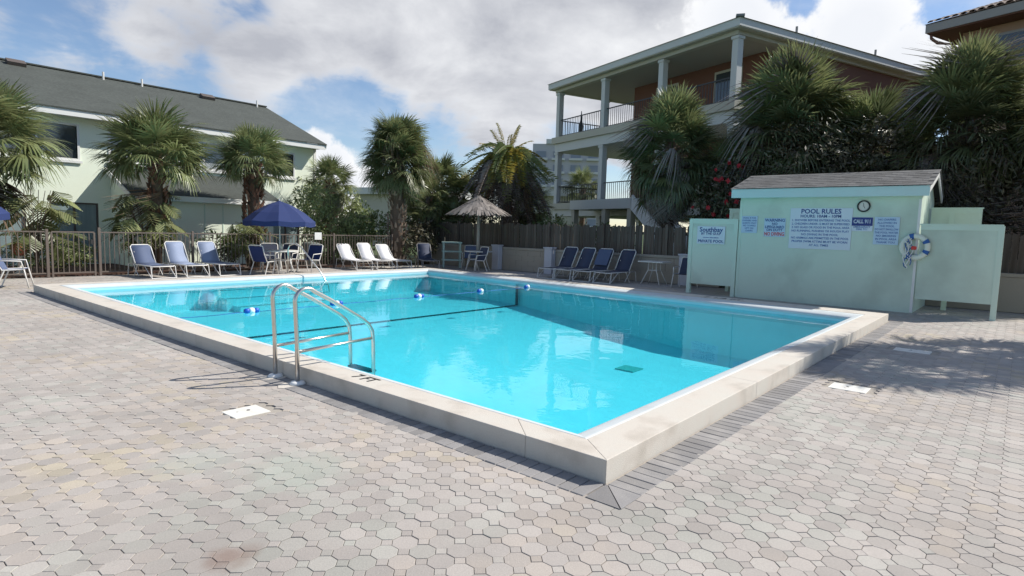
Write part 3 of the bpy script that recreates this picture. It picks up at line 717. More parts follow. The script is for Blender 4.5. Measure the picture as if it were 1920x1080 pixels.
# ---------------------------------------------------------------- picket fence on the left
FY = 17.62
def picket_fence(x0, x1, label, name='picket_fence', cat='fence'):
    t_ = thing(name, label, cat, ((x0+x1)/2, FY, 0), 0); cx = (x0+x1)/2
    for z in (.10, 1.19): MB().b2((x0-cx, -.018, z), (x1-cx, .018, z+.035)).build('rail', 'picket', t_)
    pk = MB().box((0, 0, .655), (.018, .018, 1.06)).mesh('picket', 'picket')
    n = int((x1-x0)/.118)
    for i in range(1, n): place(pk, 'picket', t_, (x0+i*(x1-x0)/n-cx, 0, 0), (0, 0, 0))
    return t_, cx
def fpost(t_, x, h=1.28, w=.06): MB().b2((x-w/2, -w/2, 0), (x+w/2, w/2, h)).build('post', 'picket', t_)
t_, cx = picket_fence(-6.0, 1.06, 'tan metal picket fence at the far left, left of the gate'); [fpost(t_, x-cx) for x in (-6, -3.6, -1.2, 1.06)]
t_, cx = picket_fence(1.16, 2.12, 'tan metal picket gate between two posts before the sliding door', 'fence_gate', 'gate'); fpost(t_, 1.16-cx, 1.2, .04); fpost(t_, 2.12-cx, 1.2, .04)
MB().box((.42, -.03, .95), (.08, .05, .12)).build('latch', 'black', t_)
t_, cx = picket_fence(2.24, 12.4, 'long tan metal picket fence behind the blue and white chaises'); [fpost(t_, x-cx, 1.34 if x < 3 else 1.28) for x in (2.24, 4.7, 7.2, 9.7, 12.4)]
sg = thing('fence_sign', 'small blank white square sign wired to the picket fence', 'sign', (9.03, FY-.03, 1.17)); MB().box((0, 0, 0), (.28, .01, .26)).build('plate', 'white_pl', sg)
for x_ in (-.1, .1): MB().tube([(x_, .006, .11), (x_, .04, .11)], .006, 5).build('wire_tie', 'steel', sg)

# ---------------------------------------------------------------- left building
BY = 22.5
lb = thing('apartment_house', 'two storey pale mint apartment house with a grey shingle roof behind the picket fence', 'house', (4, BY, 0))
def ph(mb, name, m, parent=None, **k):
    mb.v = [(x-4, y-BY, z) for x, y, z in mb.v]; return mb.build(name, m, parent or lb, **k)
def wall_with_holes(x0, x1, z0, z1, holes, y, th=.25):
    mb = MB(); xs = sorted({x0, x1, *[h[0] for h in holes], *[h[1] for h in holes]}); zs = sorted({z0, z1, *[h[2] for h in holes], *[h[3] for h in holes]})
    for a, b in zip(xs[:-1], xs[1:]):
        for c_, d_ in zip(zs[:-1], zs[1:]):
            mx, mz = (a+b)/2, (c_+d_)/2
            if any(h[0] < mx < h[1] and h[2] < mz < h[3] for h in holes): continue
            mb.b2((a, y, c_), (b, y+th, d_))
    return mb
WIN = [(-4.5, -2.3, 3.55, 4.62), (.9, 3.08, 3.55, 4.62), (4.05, 5.30, 3.62, 4.55), (5.55, 7.0, 3.62, 4.55), (7.2, 8.68, 3.62, 4.55), (9.6, 10.92, 3.62, 4.55)]
DOORS = [(-3.5, -.4, .05, 2.02), (-.1, 1.62, .05, 2.02), (2.25, 3.62, .05, 2.10), (9.9, 11.2, .05, 2.02)]
ph(wall_with_holes(-9, 11.9, 0, 5.0, WIN+DOORS, BY), 'wall', 'mint')
ph(MB().b2((11.9-.25, BY+.25, 0), (11.9, BY+9, 5.0)).b2((-9, BY+8.75, 0), (11.9-.25, BY+9, 5.0)), 'wall', 'mint')
ph(MB().add([(11.88, BY, 5.0), (11.88, BY+9, 5.0), (11.88, BY+4.5, 7.05)], [(0, 1, 2)]), 'gable', 'mint')
ph(MB().b2((11.9, BY-.02, .1), (12.02, BY+.06, 4.95)), 'downspout', 'trim')
ph(MB().b2((-9.3, BY-.56, 4.86), (12.15, BY-.52, 5.06)), 'fascia', 'trim'); ph(MB().b2((-9.3, BY-.52, 4.90), (12.1, BY-.001, 4.93)), 'soffit', 'trim')
RZ = 7.22; RYb = BY+4.7
rf = ph(MB().add([(-9.4, BY-.60, 5.06), (12.2, BY-.60, 5.06), (12.2, RYb, RZ), (-9.4, RYb, RZ), (-9.4, BY-.60, 5.10), (12.2, BY-.60, 5.10), (12.2, RYb, RZ+.04), (-9.4, RYb, RZ+.04), (12.2, BY+9.6, 5.06), (-9.4, BY+9.6, 5.06)],
       [(4, 5, 6, 7), (0, 3, 2, 1), (0, 1, 5, 4), (1, 2, 6, 5), (7, 6, 8, 9)]), 'roof', 'shingle')
ph(MB().beam((12.17, BY-.58, 4.98), (12.17, RYb, RZ-.06), .03, .17), 'rake_board', 'trim')
ph(MB().beam((-9.4, RYb, RZ+.06), (12.2, RYb, RZ+.06), .25, .05), 'ridge_cap', 'shingle')
for vx, sy in ((2.4, .35), (9.2, .35)):
    o = ph(MB().box((vx, RYb-.45, RZ-.10), (.55, .35, .22), rx=R(28)), 'roof_vent', 'frame_dark')
for vx in (5.2, 6.6, 11.6):
    ph(MB().tube([(vx, RYb-.3, RZ-.2), (vx, RYb-.3, RZ+.22)], .04, 8), 'vent_pipe', 'white_metal')
def window(x0, x1, z0, z1, y, n=2, blinds=False, parent=None, sill=True, fm='trim'):
    f = MB(); w = .07
    f.b2((x0-w, y-.03, z0-w), (x1+w, y+.08, z0)).b2((x0-w, y-.03, z1), (x1+w, y+.08, z1+w)).b2((x0-w, y-.03, z0), (x0, y+.08, z1)).b2((x1, y-.03, z0), (x1+w, y+.08, z1))
    for k in range(1, n): xm = x0+(x1-x0)*k/n; f.b2((xm-.025, y+.0, z0), (xm+.025, y+.07, z1))
    fo = ph(f, 'window', fm)
    for k in range(n):
        a, b = x0+(x1-x0)*k/n, x0+(x1-x0)*(k+1)/n
        ph(MB().b2((a+.01, y+.05, z0+.01), (b-.01, y+.06, z1-.01)), 'pane', 'glass' if not (blinds and k % 2 == 0) else 'blind', parent=None).parent = fo
    if sill: ph(MB().b2((x0-.12, y-.07, z0-.15), (x1+.12, y-.031, z0-.07)), 'sill', 'trim').parent = fo
for i, wv in enumerate(WIN): window(*wv, BY, blinds=(i % 2 == 0))
def slider(x0, x1, z0, z1, y):
    f = MB(); w = .05
    f.b2((x0, y+.02, z1-w), (x1, y+.12, z1)).b2((x0, y+.02, z0), (x0+w, y+.12, z1-w)).b2((x1-w, y+.02, z0), (x1, y+.12, z1-w)).b2(((x0+x1)/2-.03, y+.03, z0), ((x0+x1)/2+.03, y+.11, z1-w))
    fo = ph(f, 'sliding_door', 'frame_dark')
    xm = (x0+x1)/2
    ph(MB().b2((x0+w, y+.07, z0), (xm-.03, y+.08, z1-w)), 'pane', 'curtain').parent = fo
    ph(MB().b2((xm+.03, y+.06, z0), (x1-w, y+.07, z1-w)), 'pane', 'curtain').parent = fo
    k = x0+.08
    while k < xm-.05: ph(MB().box((k, y+.14, (z0+z1)/2), (.085, .006, z1-z0-.1), rz=.5), 'blind_slat', 'blind').parent = fo; k += .1
for d_ in DOORS: slider(*d_, BY)
ph(MB().b2((-8.9, BY+.6, 0), (11.5, BY+.7, 4.9)), 'inner_wall', 'far_w')
ph(MB().b2((-8.9, BY+.251, 2.6), (11.6, BY+.59, 2.7)), 'floor_slab', 'beige')
# lean-to bay
lx0, lx1, ly = 4.0, 8.95, 20.6
ph(MB().b2((lx0, ly+.12, 0), (lx0+.12, BY-.002, 2.50)), 'wall', 'mint'); ph(MB().b2((lx1-.12, ly+.12, 0), (lx1, BY-.002, 2.50)), 'wall', 'mint')
ph(MB().add([(lx0, ly, 2.5), (lx0, BY-.002, 2.5), (lx0, BY-.002, 3.28), (lx0+.12, ly, 2.5), (lx0+.12, BY-.002, 2.5), (lx0+.12, BY-.002, 3.28)], [(0, 1, 2), (5, 4, 3), (0, 2, 5, 3), (1, 4, 5, 2)]), 'gable', 'mint')
ph(wall_with_holes(lx0, lx1, 0, 2.5, [], ly, .12), 'wall', 'mint')
for xx in (5.2, 6.35, 7.0, 7.72): ph(MB().b2((xx-.02, ly-.012, .1), (xx+.02, ly-.001, 2.2)), 'batten', 'mint_trim')
ph(MB().add([(lx0-.12, ly-.42, 2.43), (lx1+.1, ly-.42, 2.43), (lx1+.1, BY-.004, 3.36), (lx0-.12, BY-.004, 3.36), (lx0-.12, ly-.42, 2.39), (lx1+.1, ly-.42, 2.39), (lx1+.1, BY-.004, 3.32), (lx0-.12, BY-.004, 3.32)],
   [(0, 1, 2, 3), (7, 6, 5, 4), (0, 4, 5, 1), (1, 5, 6, 2), (3, 7, 4, 0)]), 'porch_roof', 'shingle')
ph(MB().b2((lx0-.12, ly-.45, 2.24), (lx1+.1, ly-.421, 2.42)), 'fascia', 'trim')
ph(MB().beam((lx0-.14, ly-.43, 2.33), (lx0-.14, BY-.01, 3.27), .03, .16), 'rake_board', 'trim')

# ---------------------------------------------------------------- three storey house with galleries
HO = Vector((21.8, 7.58, 0)); HA = R(69.6)
hs = thing('gallery_house', 'three storey terracotta house with beige columned galleries behind the palms', 'house', HO, HA-math.pi/2)
# local frame: +y along the long gallery (away), +x towards the right-hand side
def g3(mb, n_, m, parent=None, **k): return mb.build(n_, m, parent or hs, **k)
LA, LB = 12.9, 15.0
for zt, zb in ((3.2, 2.45), (7.05, 6.2)):
    g3(MB().b2((-.25, -.25, zt-.36), (LB, LA+.25, zt)), 'gallery_floor', 'beige')
    g3(MB().b2((-.10, -.10, zb), (LB, LA+.1, zt-.362)), 'gallery_beam', 'beige_lt')
for c0, c1 in (((-.14, -.14), (LB, .16)), ((-.14, .161), (.16, LA+.14)), ((.161, LA-.16), (LB, LA+.14))): g3(MB().b2((*c0, 9.64), (*c1, 9.80)), 'gallery_beam', 'beige')
g3(MB().b2((.16, .16, 9.66), (LB, LA-.16, 9.70)), 'gallery_ceiling', 'soffit')
g3(MB().b2((-.42, -.42, 9.802), (LB+.5, LA+.42, 9.84)), 'soffit', 'beige')
for c0, c1 in (((-.46, -.46), (-.421, LA+.46)), ((-.42, -.46), (LB+.5, -.421)), ((-.42, LA+.421), (LB+.5, LA+.46))):
    g3(MB().b2((*c0, 9.84), (*c1, 10.14)), 'fascia', 'beige_lt')
g3(MB().add([(-.52, -.52, 10.142), (LB+.6, -.52, 10.142), (LB+.6, LA+.52, 10.142), (-.52, LA+.52, 10.142), (6.5, 7, 11.0), (LB-1, 7, 11.0)], [(0, 1, 5, 4), (1, 2, 5), (2, 3, 4, 5), (3, 0, 4), (0, 3, 2, 1)]), 'roof', 'roof_grey')
g3(MB().box((-.42, -.42, 10.19), (.32, .32, .08), rz=R(45)), 'roof_cap', 'roof_grey')
for k, px in enumerate((3.2, 9.0)): g3(MB().tube([(px, -.3, 10.14), (px, -.3, 10.48)], .05, 8), 'vent_pipe', 'frame_grey')
colm = {}
def column(x, y, z0, z1, w=.30):
    key = round(z1-z0, 2)
    if key not in colm: colm[key] = MB().box((0, 0, (z1-z0)/2), (w, w, z1-z0-.004)).box((0, 0, z1-z0-.08), (w+.08, w+.08, .12)).mesh('column', 'beige_lt')
    place(colm[key], 'column', hs, (x, y, z0+.001))
for yy in (0.05, 4.3, 8.6, LA-.05):
    for z0, z1 in ((0, 2.45), (3.2, 6.2), (7.05, 9.64)): column(.08, yy, z0, z1)
for xx in (6.5, 12.0):
    for z0, z1 in ((0, 2.45), (3.2, 6.2)): column(xx, .05, z0, z1)
for xx in (3.4, 6.5): column(xx, LA-.1, 0, 2.45); column(xx, LA-.1, 3.2, 6.2); column(xx, LA-.1, 7.05, 9.64)
for z0, z1 in ((3.2, 6.2), (7.05, 9.66)): g3(MB().b2((2.75, .9, z0), (LB-.3, 9.4, z1)), 'wall', 'orange')
for z0, z1 in ((3.2, 6.2), (7.05, 9.64)): g3(MB().b2((3.9, .0, z0), (LB-.3, .9, z1)), 'wall', 'orange')
for (x0, z0) in ((4.6, 7.7), (4.6, 4.0)):
    f = g3(MB().b2((x0, -.06, z0), (x0+1.3, -.002, z0+1.5)), 'window', 'beige'); g3(MB().b2((x0+.12, -.075, z0+.12), (x0+1.18, -.061, z0+1.38)), 'pane', 'glass', f)
for y0 in (2.0, 6.0):
    for z0 in (3.25, 7.1):
        f = g3(MB().b2((2.69, y0, z0), (2.749, y0+1.6, z0+2.2)), 'gallery_door', 'beige'); g3(MB().b2((2.67, y0+.12, z0+.1), (2.689, y0+1.48, z0+2.08)), 'pane', 'glass', f)
for i in range(14): g3(MB().b2((2.70, 1.0+i*.14, 7.1), (2.745, 1.04+i*.14, 9.3)), 'louvre', 'orange') if False else None
def railing(p0, p1, z, h=1.0, m='rail', name='railing'):
    p0, p1 = Vector((*p0, 0)), Vector((*p1, 0)); L_ = (p1-p0).length; mb = MB()
    t_ = g3(MB().beam(p0+Vector((0, 0, z+h)), p1+Vector((0, 0, z+h)), .05, .05).beam(p0+Vector((0, 0, z+.1)), p1+Vector((0, 0, z+.1)), .04, .04), name, m)
    n = int(L_/.16); bal = MB().b2((-.01, -.01, .1), (.01, .01, h)).mesh('baluster', m)
    for i in range(1, n):
        p = p0.lerp(p1, i/n); place(bal, 'baluster', t_, (p.x, p.y, z))
for z in (3.2, 7.05):
    railing((.08, 8.8), (.08, LA-.2), z); railing((.3, LA-.08), (3.3, LA-.08), z); railing((.08, 4.5), (.08, 8.4), z)
railing((.08, .3), (.08, 4.1), 7.05); railing((3.6, LA-.08), (6.3, LA-.08), 7.05)
g3(MB().lathe([(.0, 0), (.10, .05), (.13, .5), (.05, .9), (.02, 1.35), (0, 1.36)], 10, (.45, 11.2, 7.05)), 'closed_parasol', 'rail')
# outside stair with solid pale parapet
g3(MB().beam((-.30, 4.25, 3.12), (-.30, .9, .5), .10, .55), 'stair_parapet', 'trim'); g3(MB().beam((-1.6, 4.25, 3.12), (-1.6, .9, .5), .10, .55), 'stair_parapet', 'trim')
for i in range(14): g3(MB().b2((-1.55, 4.0-i*.22, 3.0-i*.19-.2), (-.47, 4.26-i*.22, 3.0-i*.19)), 'stair_step', 'beige')
g3(MB().b2((-1.66, 4.1, 2.72), (-.26, 9.0, 3.2)), 'landing', 'beige_lt')
for yy in (4.3, 6.2, 8.8): g3(MB().b2((-1.6, yy-.14, 0), (-1.3, yy+.14, 2.719)), 'landing_post', 'beige')

h2 = thing('tile_roof_house', 'peach stucco house with brown tile roof at the top right corner', 'house', (27.62, 1.86, 0), HA-math.pi/2)
def g4(mb, n_, m, parent=None, **k): return mb.build(n_, m, parent or h2, **k)
# local: +y away-left; corner of the eave at (0,0); house extends to -y and +x
g4(MB().b2((.9, -16, 0), (12, -.9, 10.1)), 'wall', 'peach')
g4(MB().b2((0, -17, 10.12), (13, 0, 10.17)), 'soffit', 'orange')
g4(MB().b2((-.06, -17, 10.17), (-.001, .06, 10.50)).b2((0, .001, 10.17), (13, .06, 10.50)), 'fascia', 'frame_grey')
rs = g4(MB().add([(-.1, -17, 10.52), (-.1, .1, 10.52), (13, .1, 10.52), (6.4, -6.5, 12.9), (6.4, -12, 12.9), (13, -17, 10.52)], [(0, 4, 3, 1), (1, 3, 2), (2, 3, 4, 5), (0, 5, 4)]), 'roof', 'rooftile')
tl = MB(); n_ = 7
for e in (0, .42):
    for k in range(n_): a = math.pi*k/(n_-1); tl.v.append((e, math.cos(a)*.13, math.sin(a)*.075))
for k in range(n_-1): tl.f.append((k, k+1, k+1+n_, k+n_))
tl = tl.mesh('roof_tile', 'rooftile'); an2 = math.atan2(2.38, 6.5)
cnt = 0
for j in range(28):
    y = -.15-j*.30
    for r_ in range(min(10, 1+int(abs(y)/.38))):
        if cnt >= 290: break
        place(tl, 'roof_tile', rs, (-.12+r_*.36*math.cos(an2), y, 10.53+r_*.36*math.sin(an2)+.02), (0, -an2+.03, random.gauss(0, .02))); cnt += 1
g4(MB().tube([(.1, -.1, 10.1), (.1, -.12, 9.95), (.25, -.3, 9.75), (.85, -.86, 9.65), (.85, -.86, 4)], .06, 8), 'downspout', 'orange')
f = g4(MB().b2((.82, -3.6, 8.6), (.899, -2.1, 9.75)), 'window', 'frame_grey'); g4(MB().b2((.80, -3.5, 8.7), (.819, -2.2, 9.65)), 'pane', 'glass', f)

# ---------------------------------------------------------------- far buildings
ft = thing('hotel_block', 'far grey multi storey hotel seen between the palms and the gallery columns', 'building', (CAM.x+140*math.cos(R(35.5)), CAM.y+140*math.sin(R(35.5)), 0), R(35.5))
MB().b2((-1, -9, 0), (14, 7, 21.0)).build('wall', 'far', ft)
MB().b2((-1.5, -9.5, 21.0), (14.5, 4, 22.0)).build('parapet', 'farwhite', ft)
wmh = MB().box((0, 0, 0), (.3, 2.2, 1.5)).mesh('window', 'far_w'); bal = MB().box((0, 0, 0), (.8, 3.0, .5)).mesh('balcony', 'farwhite')
for r_ in range(6):
    for c_ in range(4):
        place(wmh, 'window', ft, (-1.1, -6.6+c_*3.9, 3.6+r_*3.0)); place(bal, 'balcony', ft, (-1.45, -6.6+c_*3.9, 2.6+r_*3.0))
for (x, y, w, h, rz, lbs, n_) in ((46, 34, 14, 4.6, .6, 'long low building with pale flat roof seen beyond the gallery', 'low_building'), (33.0, 40.0, 9, 4.2, .2, 'small white house half hidden behind the shaggy centre palm', 'low_building')):
    t_ = thing(n_, lbs, 'building', (x, y, 0), rz)
    MB().b2((-w/2, -3, 0), (w/2, 3, h)).build('wall', 'beige', t_); MB().b2((-w/2-.6, -3.6, h+.001), (w/2+.6, 3.6, h+.55)).build('roof', 'farwhite', t_)
    for k in range(4): MB().b2((-w/2+.8+k*w/4.4, -3.06, 1.0), (-w/2+2.2+k*w/4.4, -3.001, h-1.2)).build('window', 'far_w', t_)

# ---------------------------------------------------------------- foliage library
def fan_mesh(seed, m, droop=.25, n=34, spread=118, fold=.12):
    r = random.Random(seed); mb = MB(); pet = .80
    # petiole
    mb.tube([(0, 0, 0), (pet*.5, 0, .05), (pet, 0, .03)], .018, 4, r1=.008, cap=False)
    for i in range(n):
        a = R(-spread+2*spread*i/(n-1))+r.gauss(0, .03)
        Ln = (.74-.18*abs(a/R(spread))**1.5)*r.uniform(.85, 1.1)
        hub = Vector((pet+.16*math.cos(a*.5)*(1-abs(a)/R(spread)), 0, .03-.02*abs(a)))
        d = Vector((math.cos(a), math.sin(a), 0)); side = Vector((-math.sin(a), math.cos(a), 0))
        dr = droop*r.uniform(.5, 1.6); pts = []
        for k, (t_, w) in enumerate(((.02, .008), (.42, .023), (.75, .016), (1.0, .002))):
            z = .03+fold*math.sin(i*2.1)*.12*t_ - dr*t_*t_*(.4+t_*.8) - .10*abs(a)*t_*.4
            p = hub+d*Ln*t_*(1-.10*dr*t_); p.z += z; pts.append((p, w))
        o = len(mb.v)
        for p, w in pts:
            mb.v.append(tuple(p+side*w)); mb.v.append(tuple(p-side*w))
        for k in range(3): mb.f.append((o+2*k, o+2*k+1, o+2*k+3, o+2*k+2))
    return mb.mesh('frond', m)
def feather_mesh(seed, m, n=34, Lr=2.3, curve=.9, ll=.42):
    r = random.Random(seed); mb = MB(); pts = []
    for i in range(9):
        t_ = i/8; pts.append((Lr*(t_-.12*curve*t_*t_), 0, .35*t_-curve*t_*t_*1.0))
    mb.tube(pts, .02, 4, r1=.005, cap=False)
    for i in range(n):
        t_ = .12+.88*i/n; p = Vector((Lr*(t_-.12*curve*t_*t_), 0, .35*t_-curve*t_*t_))
        for sgn in (-1, 1):
            l_ = ll*(1-.55*t_*t_)*r.uniform(.8, 1.1); d = Vector((.55, sgn*.9, -.35*r.uniform(.3, 1.5))).normalized(); w = Vector((.022, 0, .012))
            o = len(mb.v); q1 = p+d*l_*.55; q2 = p+d*l_+Vector((0, 0, -.10*r.random()))
            mb.v += [tuple(p), tuple(q1+w), tuple(q1-w), tuple(q2)]; mb.f += [(o, o+1, o+2), (o+1, o+3, o+2)]
    return mb.mesh('frond', m)
FG = [fan_mesh(i, 'frond', droop=(.05, .12, .2, .32)[i % 4]) for i in range(4)]
FK = [fan_mesh(20+i, 'frond_dk', droop=(.06, .15, .25, .4)[i % 4]) for i in range(4)]
FD = [fan_mesh(40+i, 'dead' if i % 2 else 'dead_grey', droop=.9+.2*i, n=26, spread=95) for i in range(4)]
FE = [feather_mesh(60+i, 'frond', curve=.8+.3*i) for i in range(2)]
FEK = [feather_mesh(70+i, 'frond_dk', curve=.9+.3*i) for i in range(2)]
FY_ = [feather_mesh(80+i, 'frond_y', curve=.5+.4*i) for i in range(2)]
FED = [feather_mesh(90+i, 'dead', curve=1.0+.2*i, ll=.36) for i in range(2)]
def boots(mb, x, y, z0, z1, r0, r1, n, r_, bend=(0, 0), zlen=.16):
    for i in range(n):
        t_ = r_.random(); z = z0+(z1-z0)*t_; rr = r0+(r1-r0)*t_; a = r_.random()*6.283
        c = Vector((bend[0]*t_+math.cos(a)*rr, bend[1]*t_+math.sin(a)*rr, z)); o_ = Vector((math.cos(a), math.sin(a), 0)); s2 = Vector((-math.sin(a), math.cos(a), 0)); l_ = zlen*r_.uniform(.7, 1.3); w = .055
        p = c+o_*(.06+.05*r_.random())+Vector((0, 0, l_*.8))
        mb.add([c+s2*w-Vector((0, 0, .05)), c-s2*w-Vector((0, 0, .05)), p-s2*w*.35, p+s2*w*.35, c+Vector((0, 0, l_*.4))-o_*.02], [(0, 1, 2, 3), (1, 4, 2), (0, 3, 4)])
def palm(label, x, y, zc, rad, nf=46, lib=None, dead=6, trunk=.16, bootr=.27, nb=110, bootm='boot', lean=(0, 0), seed=0, skirt=0, cat='palm tree', name='palm_tree', low=-62, group=None, boot_lo=.45, dlib=None, up=82, span=.25, fs=1.0):
    r_ = random.Random(seed); lib = lib or FG
    t_ = thing(name, label, cat, (x, y, 0), 0, group)
    bx, by = lean
    tb = zc-.25
    MB().tube([(-bx, -by, -.05), (-bx*.6, -by*.6, tb*.35), (-bx*.2, -by*.2, tb*.7), (0, 0, tb)], trunk, 12, r1=trunk*1.05).build('trunk', 'bark', t_, smooth=True)
    mb = MB(); boots(mb, 0, 0, tb*boot_lo, tb+.15, bootr, bootr*.62, nb, r_, (0, 0))
    if nb: mb.build('leaf_bases', bootm, t_, kind='stuff')
    s_ = rad/1.72*fs
    g_ = math.pi*(3-math.sqrt(5))
    for i in range(nf):
        u = i/(nf-1); el = R(up-(up-low)*u**.85+r_.gauss(0, 6)); az = i*g_+r_.gauss(0, .15)
        me_ = lib[min(len(lib)-1, int(u*len(lib)*.999))] if r_.random() < .7 else r_.choice(lib)
        sc = s_*r_.uniform(.88, 1.08)*(1-.12*(u > .85))
        place(me_, 'frond', t_, (math.cos(az)*.08, math.sin(az)*.08, zc-.12-span*u), (r_.gauss(0, .35), -el, az), sc)
    for i in range(dead):
        az = r_.random()*6.283; place(r_.choice(dlib or FD), 'dead_frond', t_, (math.cos(az)*.15, math.sin(az)*.15, zc-.40), (r_.gauss(0, .3), R(r_.uniform(52, 84)), az), s_*r_.uniform(.7, .95))
    for i in range(skirt):
        az = r_.random()*6.283; zz_ = zc-.5-r_.random()*1.5
        place(r_.choice(dlib or FD), 'dead_frond', t_, (math.cos(az)*.2, math.sin(az)*.2, zz_), (r_.gauss(0, .3), R(r_.uniform(60, 86)), az), s_*r_.uniform(.75, 1.0))
    return t_
GP = 'sabal palms in the planting bed'
palm('sabal palm at the left edge with green fans hanging before the upper window', .05, 18.75, 3.65, 1.9, 64, seed=1, trunk=.17, dead=5, lean=(.5, 0), group=GP, low=-30)
palm('sabal palm standing behind the left blue chaises, rusty boots on its trunk', 4.25, 19.0, 3.62, 1.85, 66, seed=2, dead=2, group=GP, lean=(.1, 0), low=-12)
palm('smaller sabal palm with a fat rusty trunk above the navy parasol', 7.15, 18.6, 3.72, 1.5, 62, seed=3, dead=1, bootr=.36, nb=260, trunk=.18, group=GP, boot_lo=.35, low=-14)
palm('big dense sabal palm with thick dark trunk behind the white chaises', 12.75, 17.75, 4.75, 1.95, 150, seed=4, dead=6, span=1.15, fs=.80, bootr=.40, nb=260, bootm='boot2', trunk=.26, skirt=0, boot_lo=.05, up=88, low=-22)
tp = COL.objects['palm_tree.003']
for i in range(26):
    az = random.random()*6.283; place(random.choice(FG), 'frond', tp, (math.cos(az)*.1, math.sin(az)*.1, 4.85), (random.gauss(0, .3), -R(random.uniform(-10, 70)), az), random.uniform(.75, .95))
for i in range(9): place(random.choice(FD), 'dead_frond', tp, (0, 0, 4.85), (random.gauss(0, .3), -R(random.uniform(5, 35)), random.random()*6.283), random.uniform(.6, 1.0))
palm('leaning sabal palm left of the big dense palm, behind the shrub', 11.6, 20.8, 3.5, 1.35, 46, seed=5, dead=6, trunk=.12, nb=60, lib=FG, low=-45)
FHG = [feather_mesh(100+i, ('frond', 'frond_y', 'frond')[i], curve=1.5+.3*i, Lr=1.05, ll=.40) for i in range(3)]
FHD = [feather_mesh(110+i, 'dead' if i % 2 else 'dead_grey', curve=1.8+.35*i, Lr=.85, ll=.34, n=40) for i in range(4)]
palm('yellow crowned feather palm with a long brown dead skirt left of the gallery house', 17.9, 16.3, 5.2, 1.05, 9, lib=FY_, seed=6, dead=0, skirt=0, trunk=.24, nb=60, low=30, name='feather_palm', dlib=FED, cat='palm tree')
pp = COL.objects['feather_palm']
for i in range(74):
    az = i*2.4+random.random()*.4; place(FHG[i % 3], 'frond', pp, (math.cos(az)*.12, math.sin(az)*.12, 5.2-.012*i), (random.gauss(0, .25), -R(random.uniform(-5, 45)), az), random.uniform(1.0, 1.42))
for i in range(120):
    az = i*2.4+random.random(); u = random.random()
    place(random.choice(FHD), 'dead_frond', pp, (math.cos(az)*.15, math.sin(az)*.15, 4.95-u*.9), (random.gauss(0, .3), -R(random.uniform(-10, 28)), az), random.uniform(1.0, 1.5))
palm('young palm between the shaggy feather palm and the gallery house', 20.3, 16.9, 3.0, 1.4, 50, seed=8, dead=2, trunk=.10, nb=30)
palm('small far palm seen through the lower gallery columns', 35.0, 23.5, 5.0, 1.7, 34, seed=9, dead=0, trunk=.2, nb=60, bootr=.35, low=-30)
palm('sabal palm low behind the tiki hut fence with drooping fans', 17.4, 18.7, 3.1, 1.5, 60, seed=10, dead=4, trunk=.14, nb=30)
palm('arching date palm just left of the thatched umbrella', 14.9, 18.6, 1.8, 1.5, 26, lib=FEK, seed=11, dead=2, trunk=.2, nb=20, low=-20, name='date_palm', dlib=FED)
palm('sabal palm between the big dense palm and the shaggy feather palm', 16.2, 18.9, 3.7, 1.6, 64, seed=12, dead=4, trunk=.14, nb=40)
palm('pale green sabal palm filling the space right of the big dense palm', 14.9, 18.3, 3.2, 1.35, 56, seed=13, dead=4, trunk=.13, nb=30, low=-45, fs=.9, span=.6)
# dark group behind the shed
MX = FG[:3]+FK+FD[:1]
palm('broad dark sabal palm left of the shed with a grey dead skirt', 16.6, 7.7, 5.1, 2.05, 170, lib=MX, seed=21, dead=10, skirt=6, trunk=.2, nb=60, group=None, up=88, low=-50, span=1.5, fs=.86)
palm('dark sabal palm rising behind the middle of the shed roof', 18.3, 4.3, 5.75, 2.75, 190, lib=MX, seed=22, dead=30, skirt=60, trunk=.2, nb=60, up=88, low=-50, span=1.5, fs=.86)
palm('dark sabal palm on the right behind the right mint screen', 18.1, -.45, 5.5, 2.3, 190, lib=MX, seed=23, dead=30, skirt=60, trunk=.2, nb=60, up=88, low=-50, span=1.5, fs=.86)
palm('lower sabal palm filling the gap behind the shed between two taller ones', 19.0, 2.1, 4.75, 2.0, 100, lib=MX, seed=24, dead=12, skirt=16, trunk=.18, nb=40)
palm('low sabal palm wedged between the flowering shrub and the shed roof', 17.5, 6.0, 3.9, 1.7, 90, lib=MX, seed=27, dead=10, skirt=10, trunk=.16, nb=30, span=.8, fs=.85)
palm('sabal palm at the right edge of the picture leaning in', 17.0, -2.75, 4.5, 1.7, 70, lib=MX, seed=25, dead=10, skirt=20, trunk=.18, nb=40)
palm('short sabal palm nearest the pool outside the picture edge', 10.3, -3.9, 5.1, 1.45, 40, seed=28, dead=2, trunk=.13, nb=40, low=-35)
palm('slim sabal palm right of the shed outside the picture edge', 11.6, -4.35, 4.6, 1.6, 44, seed=26, dead=2, trunk=.14, nb=40, low=-40)

def leafcloud(seed, c, rx, ry, rz_, n, size, low=-.9):
    g = np.random.default_rng(seed); d_ = g.normal(size=(n, 3)); d_ /= np.linalg.norm(d_, axis=1)[:, None]; d_[:, 2] = np.where(d_[:, 2] < low, -d_[:, 2], d_[:, 2])
    lump = 1+.22*np.sin(d_[:, 0]*5+seed)*np.cos(d_[:, 1]*4.3+seed*2)+.16*np.sin(d_[:, 2]*7+seed+d_[:, 0]*6)
    rr = (1-np.abs(g.normal(0, .20, n)))*lump
    P = d_*rr[:, None]*np.array([rx, ry, rz_])+np.array(c)
    a = g.normal(size=(n, 3)); a /= np.linalg.norm(a, axis=1)[:, None]; b = np.cross(a, d_+g.normal(0, .5, (n, 3))); b /= np.linalg.norm(b, axis=1)[:, None]
    s = size*g.uniform(.6, 1.4, n)[:, None]
    V = np.stack([P-a*s, P+b*s*.32, P+a*s, P-b*s*.32], 1).reshape(-1, 3)
    return V
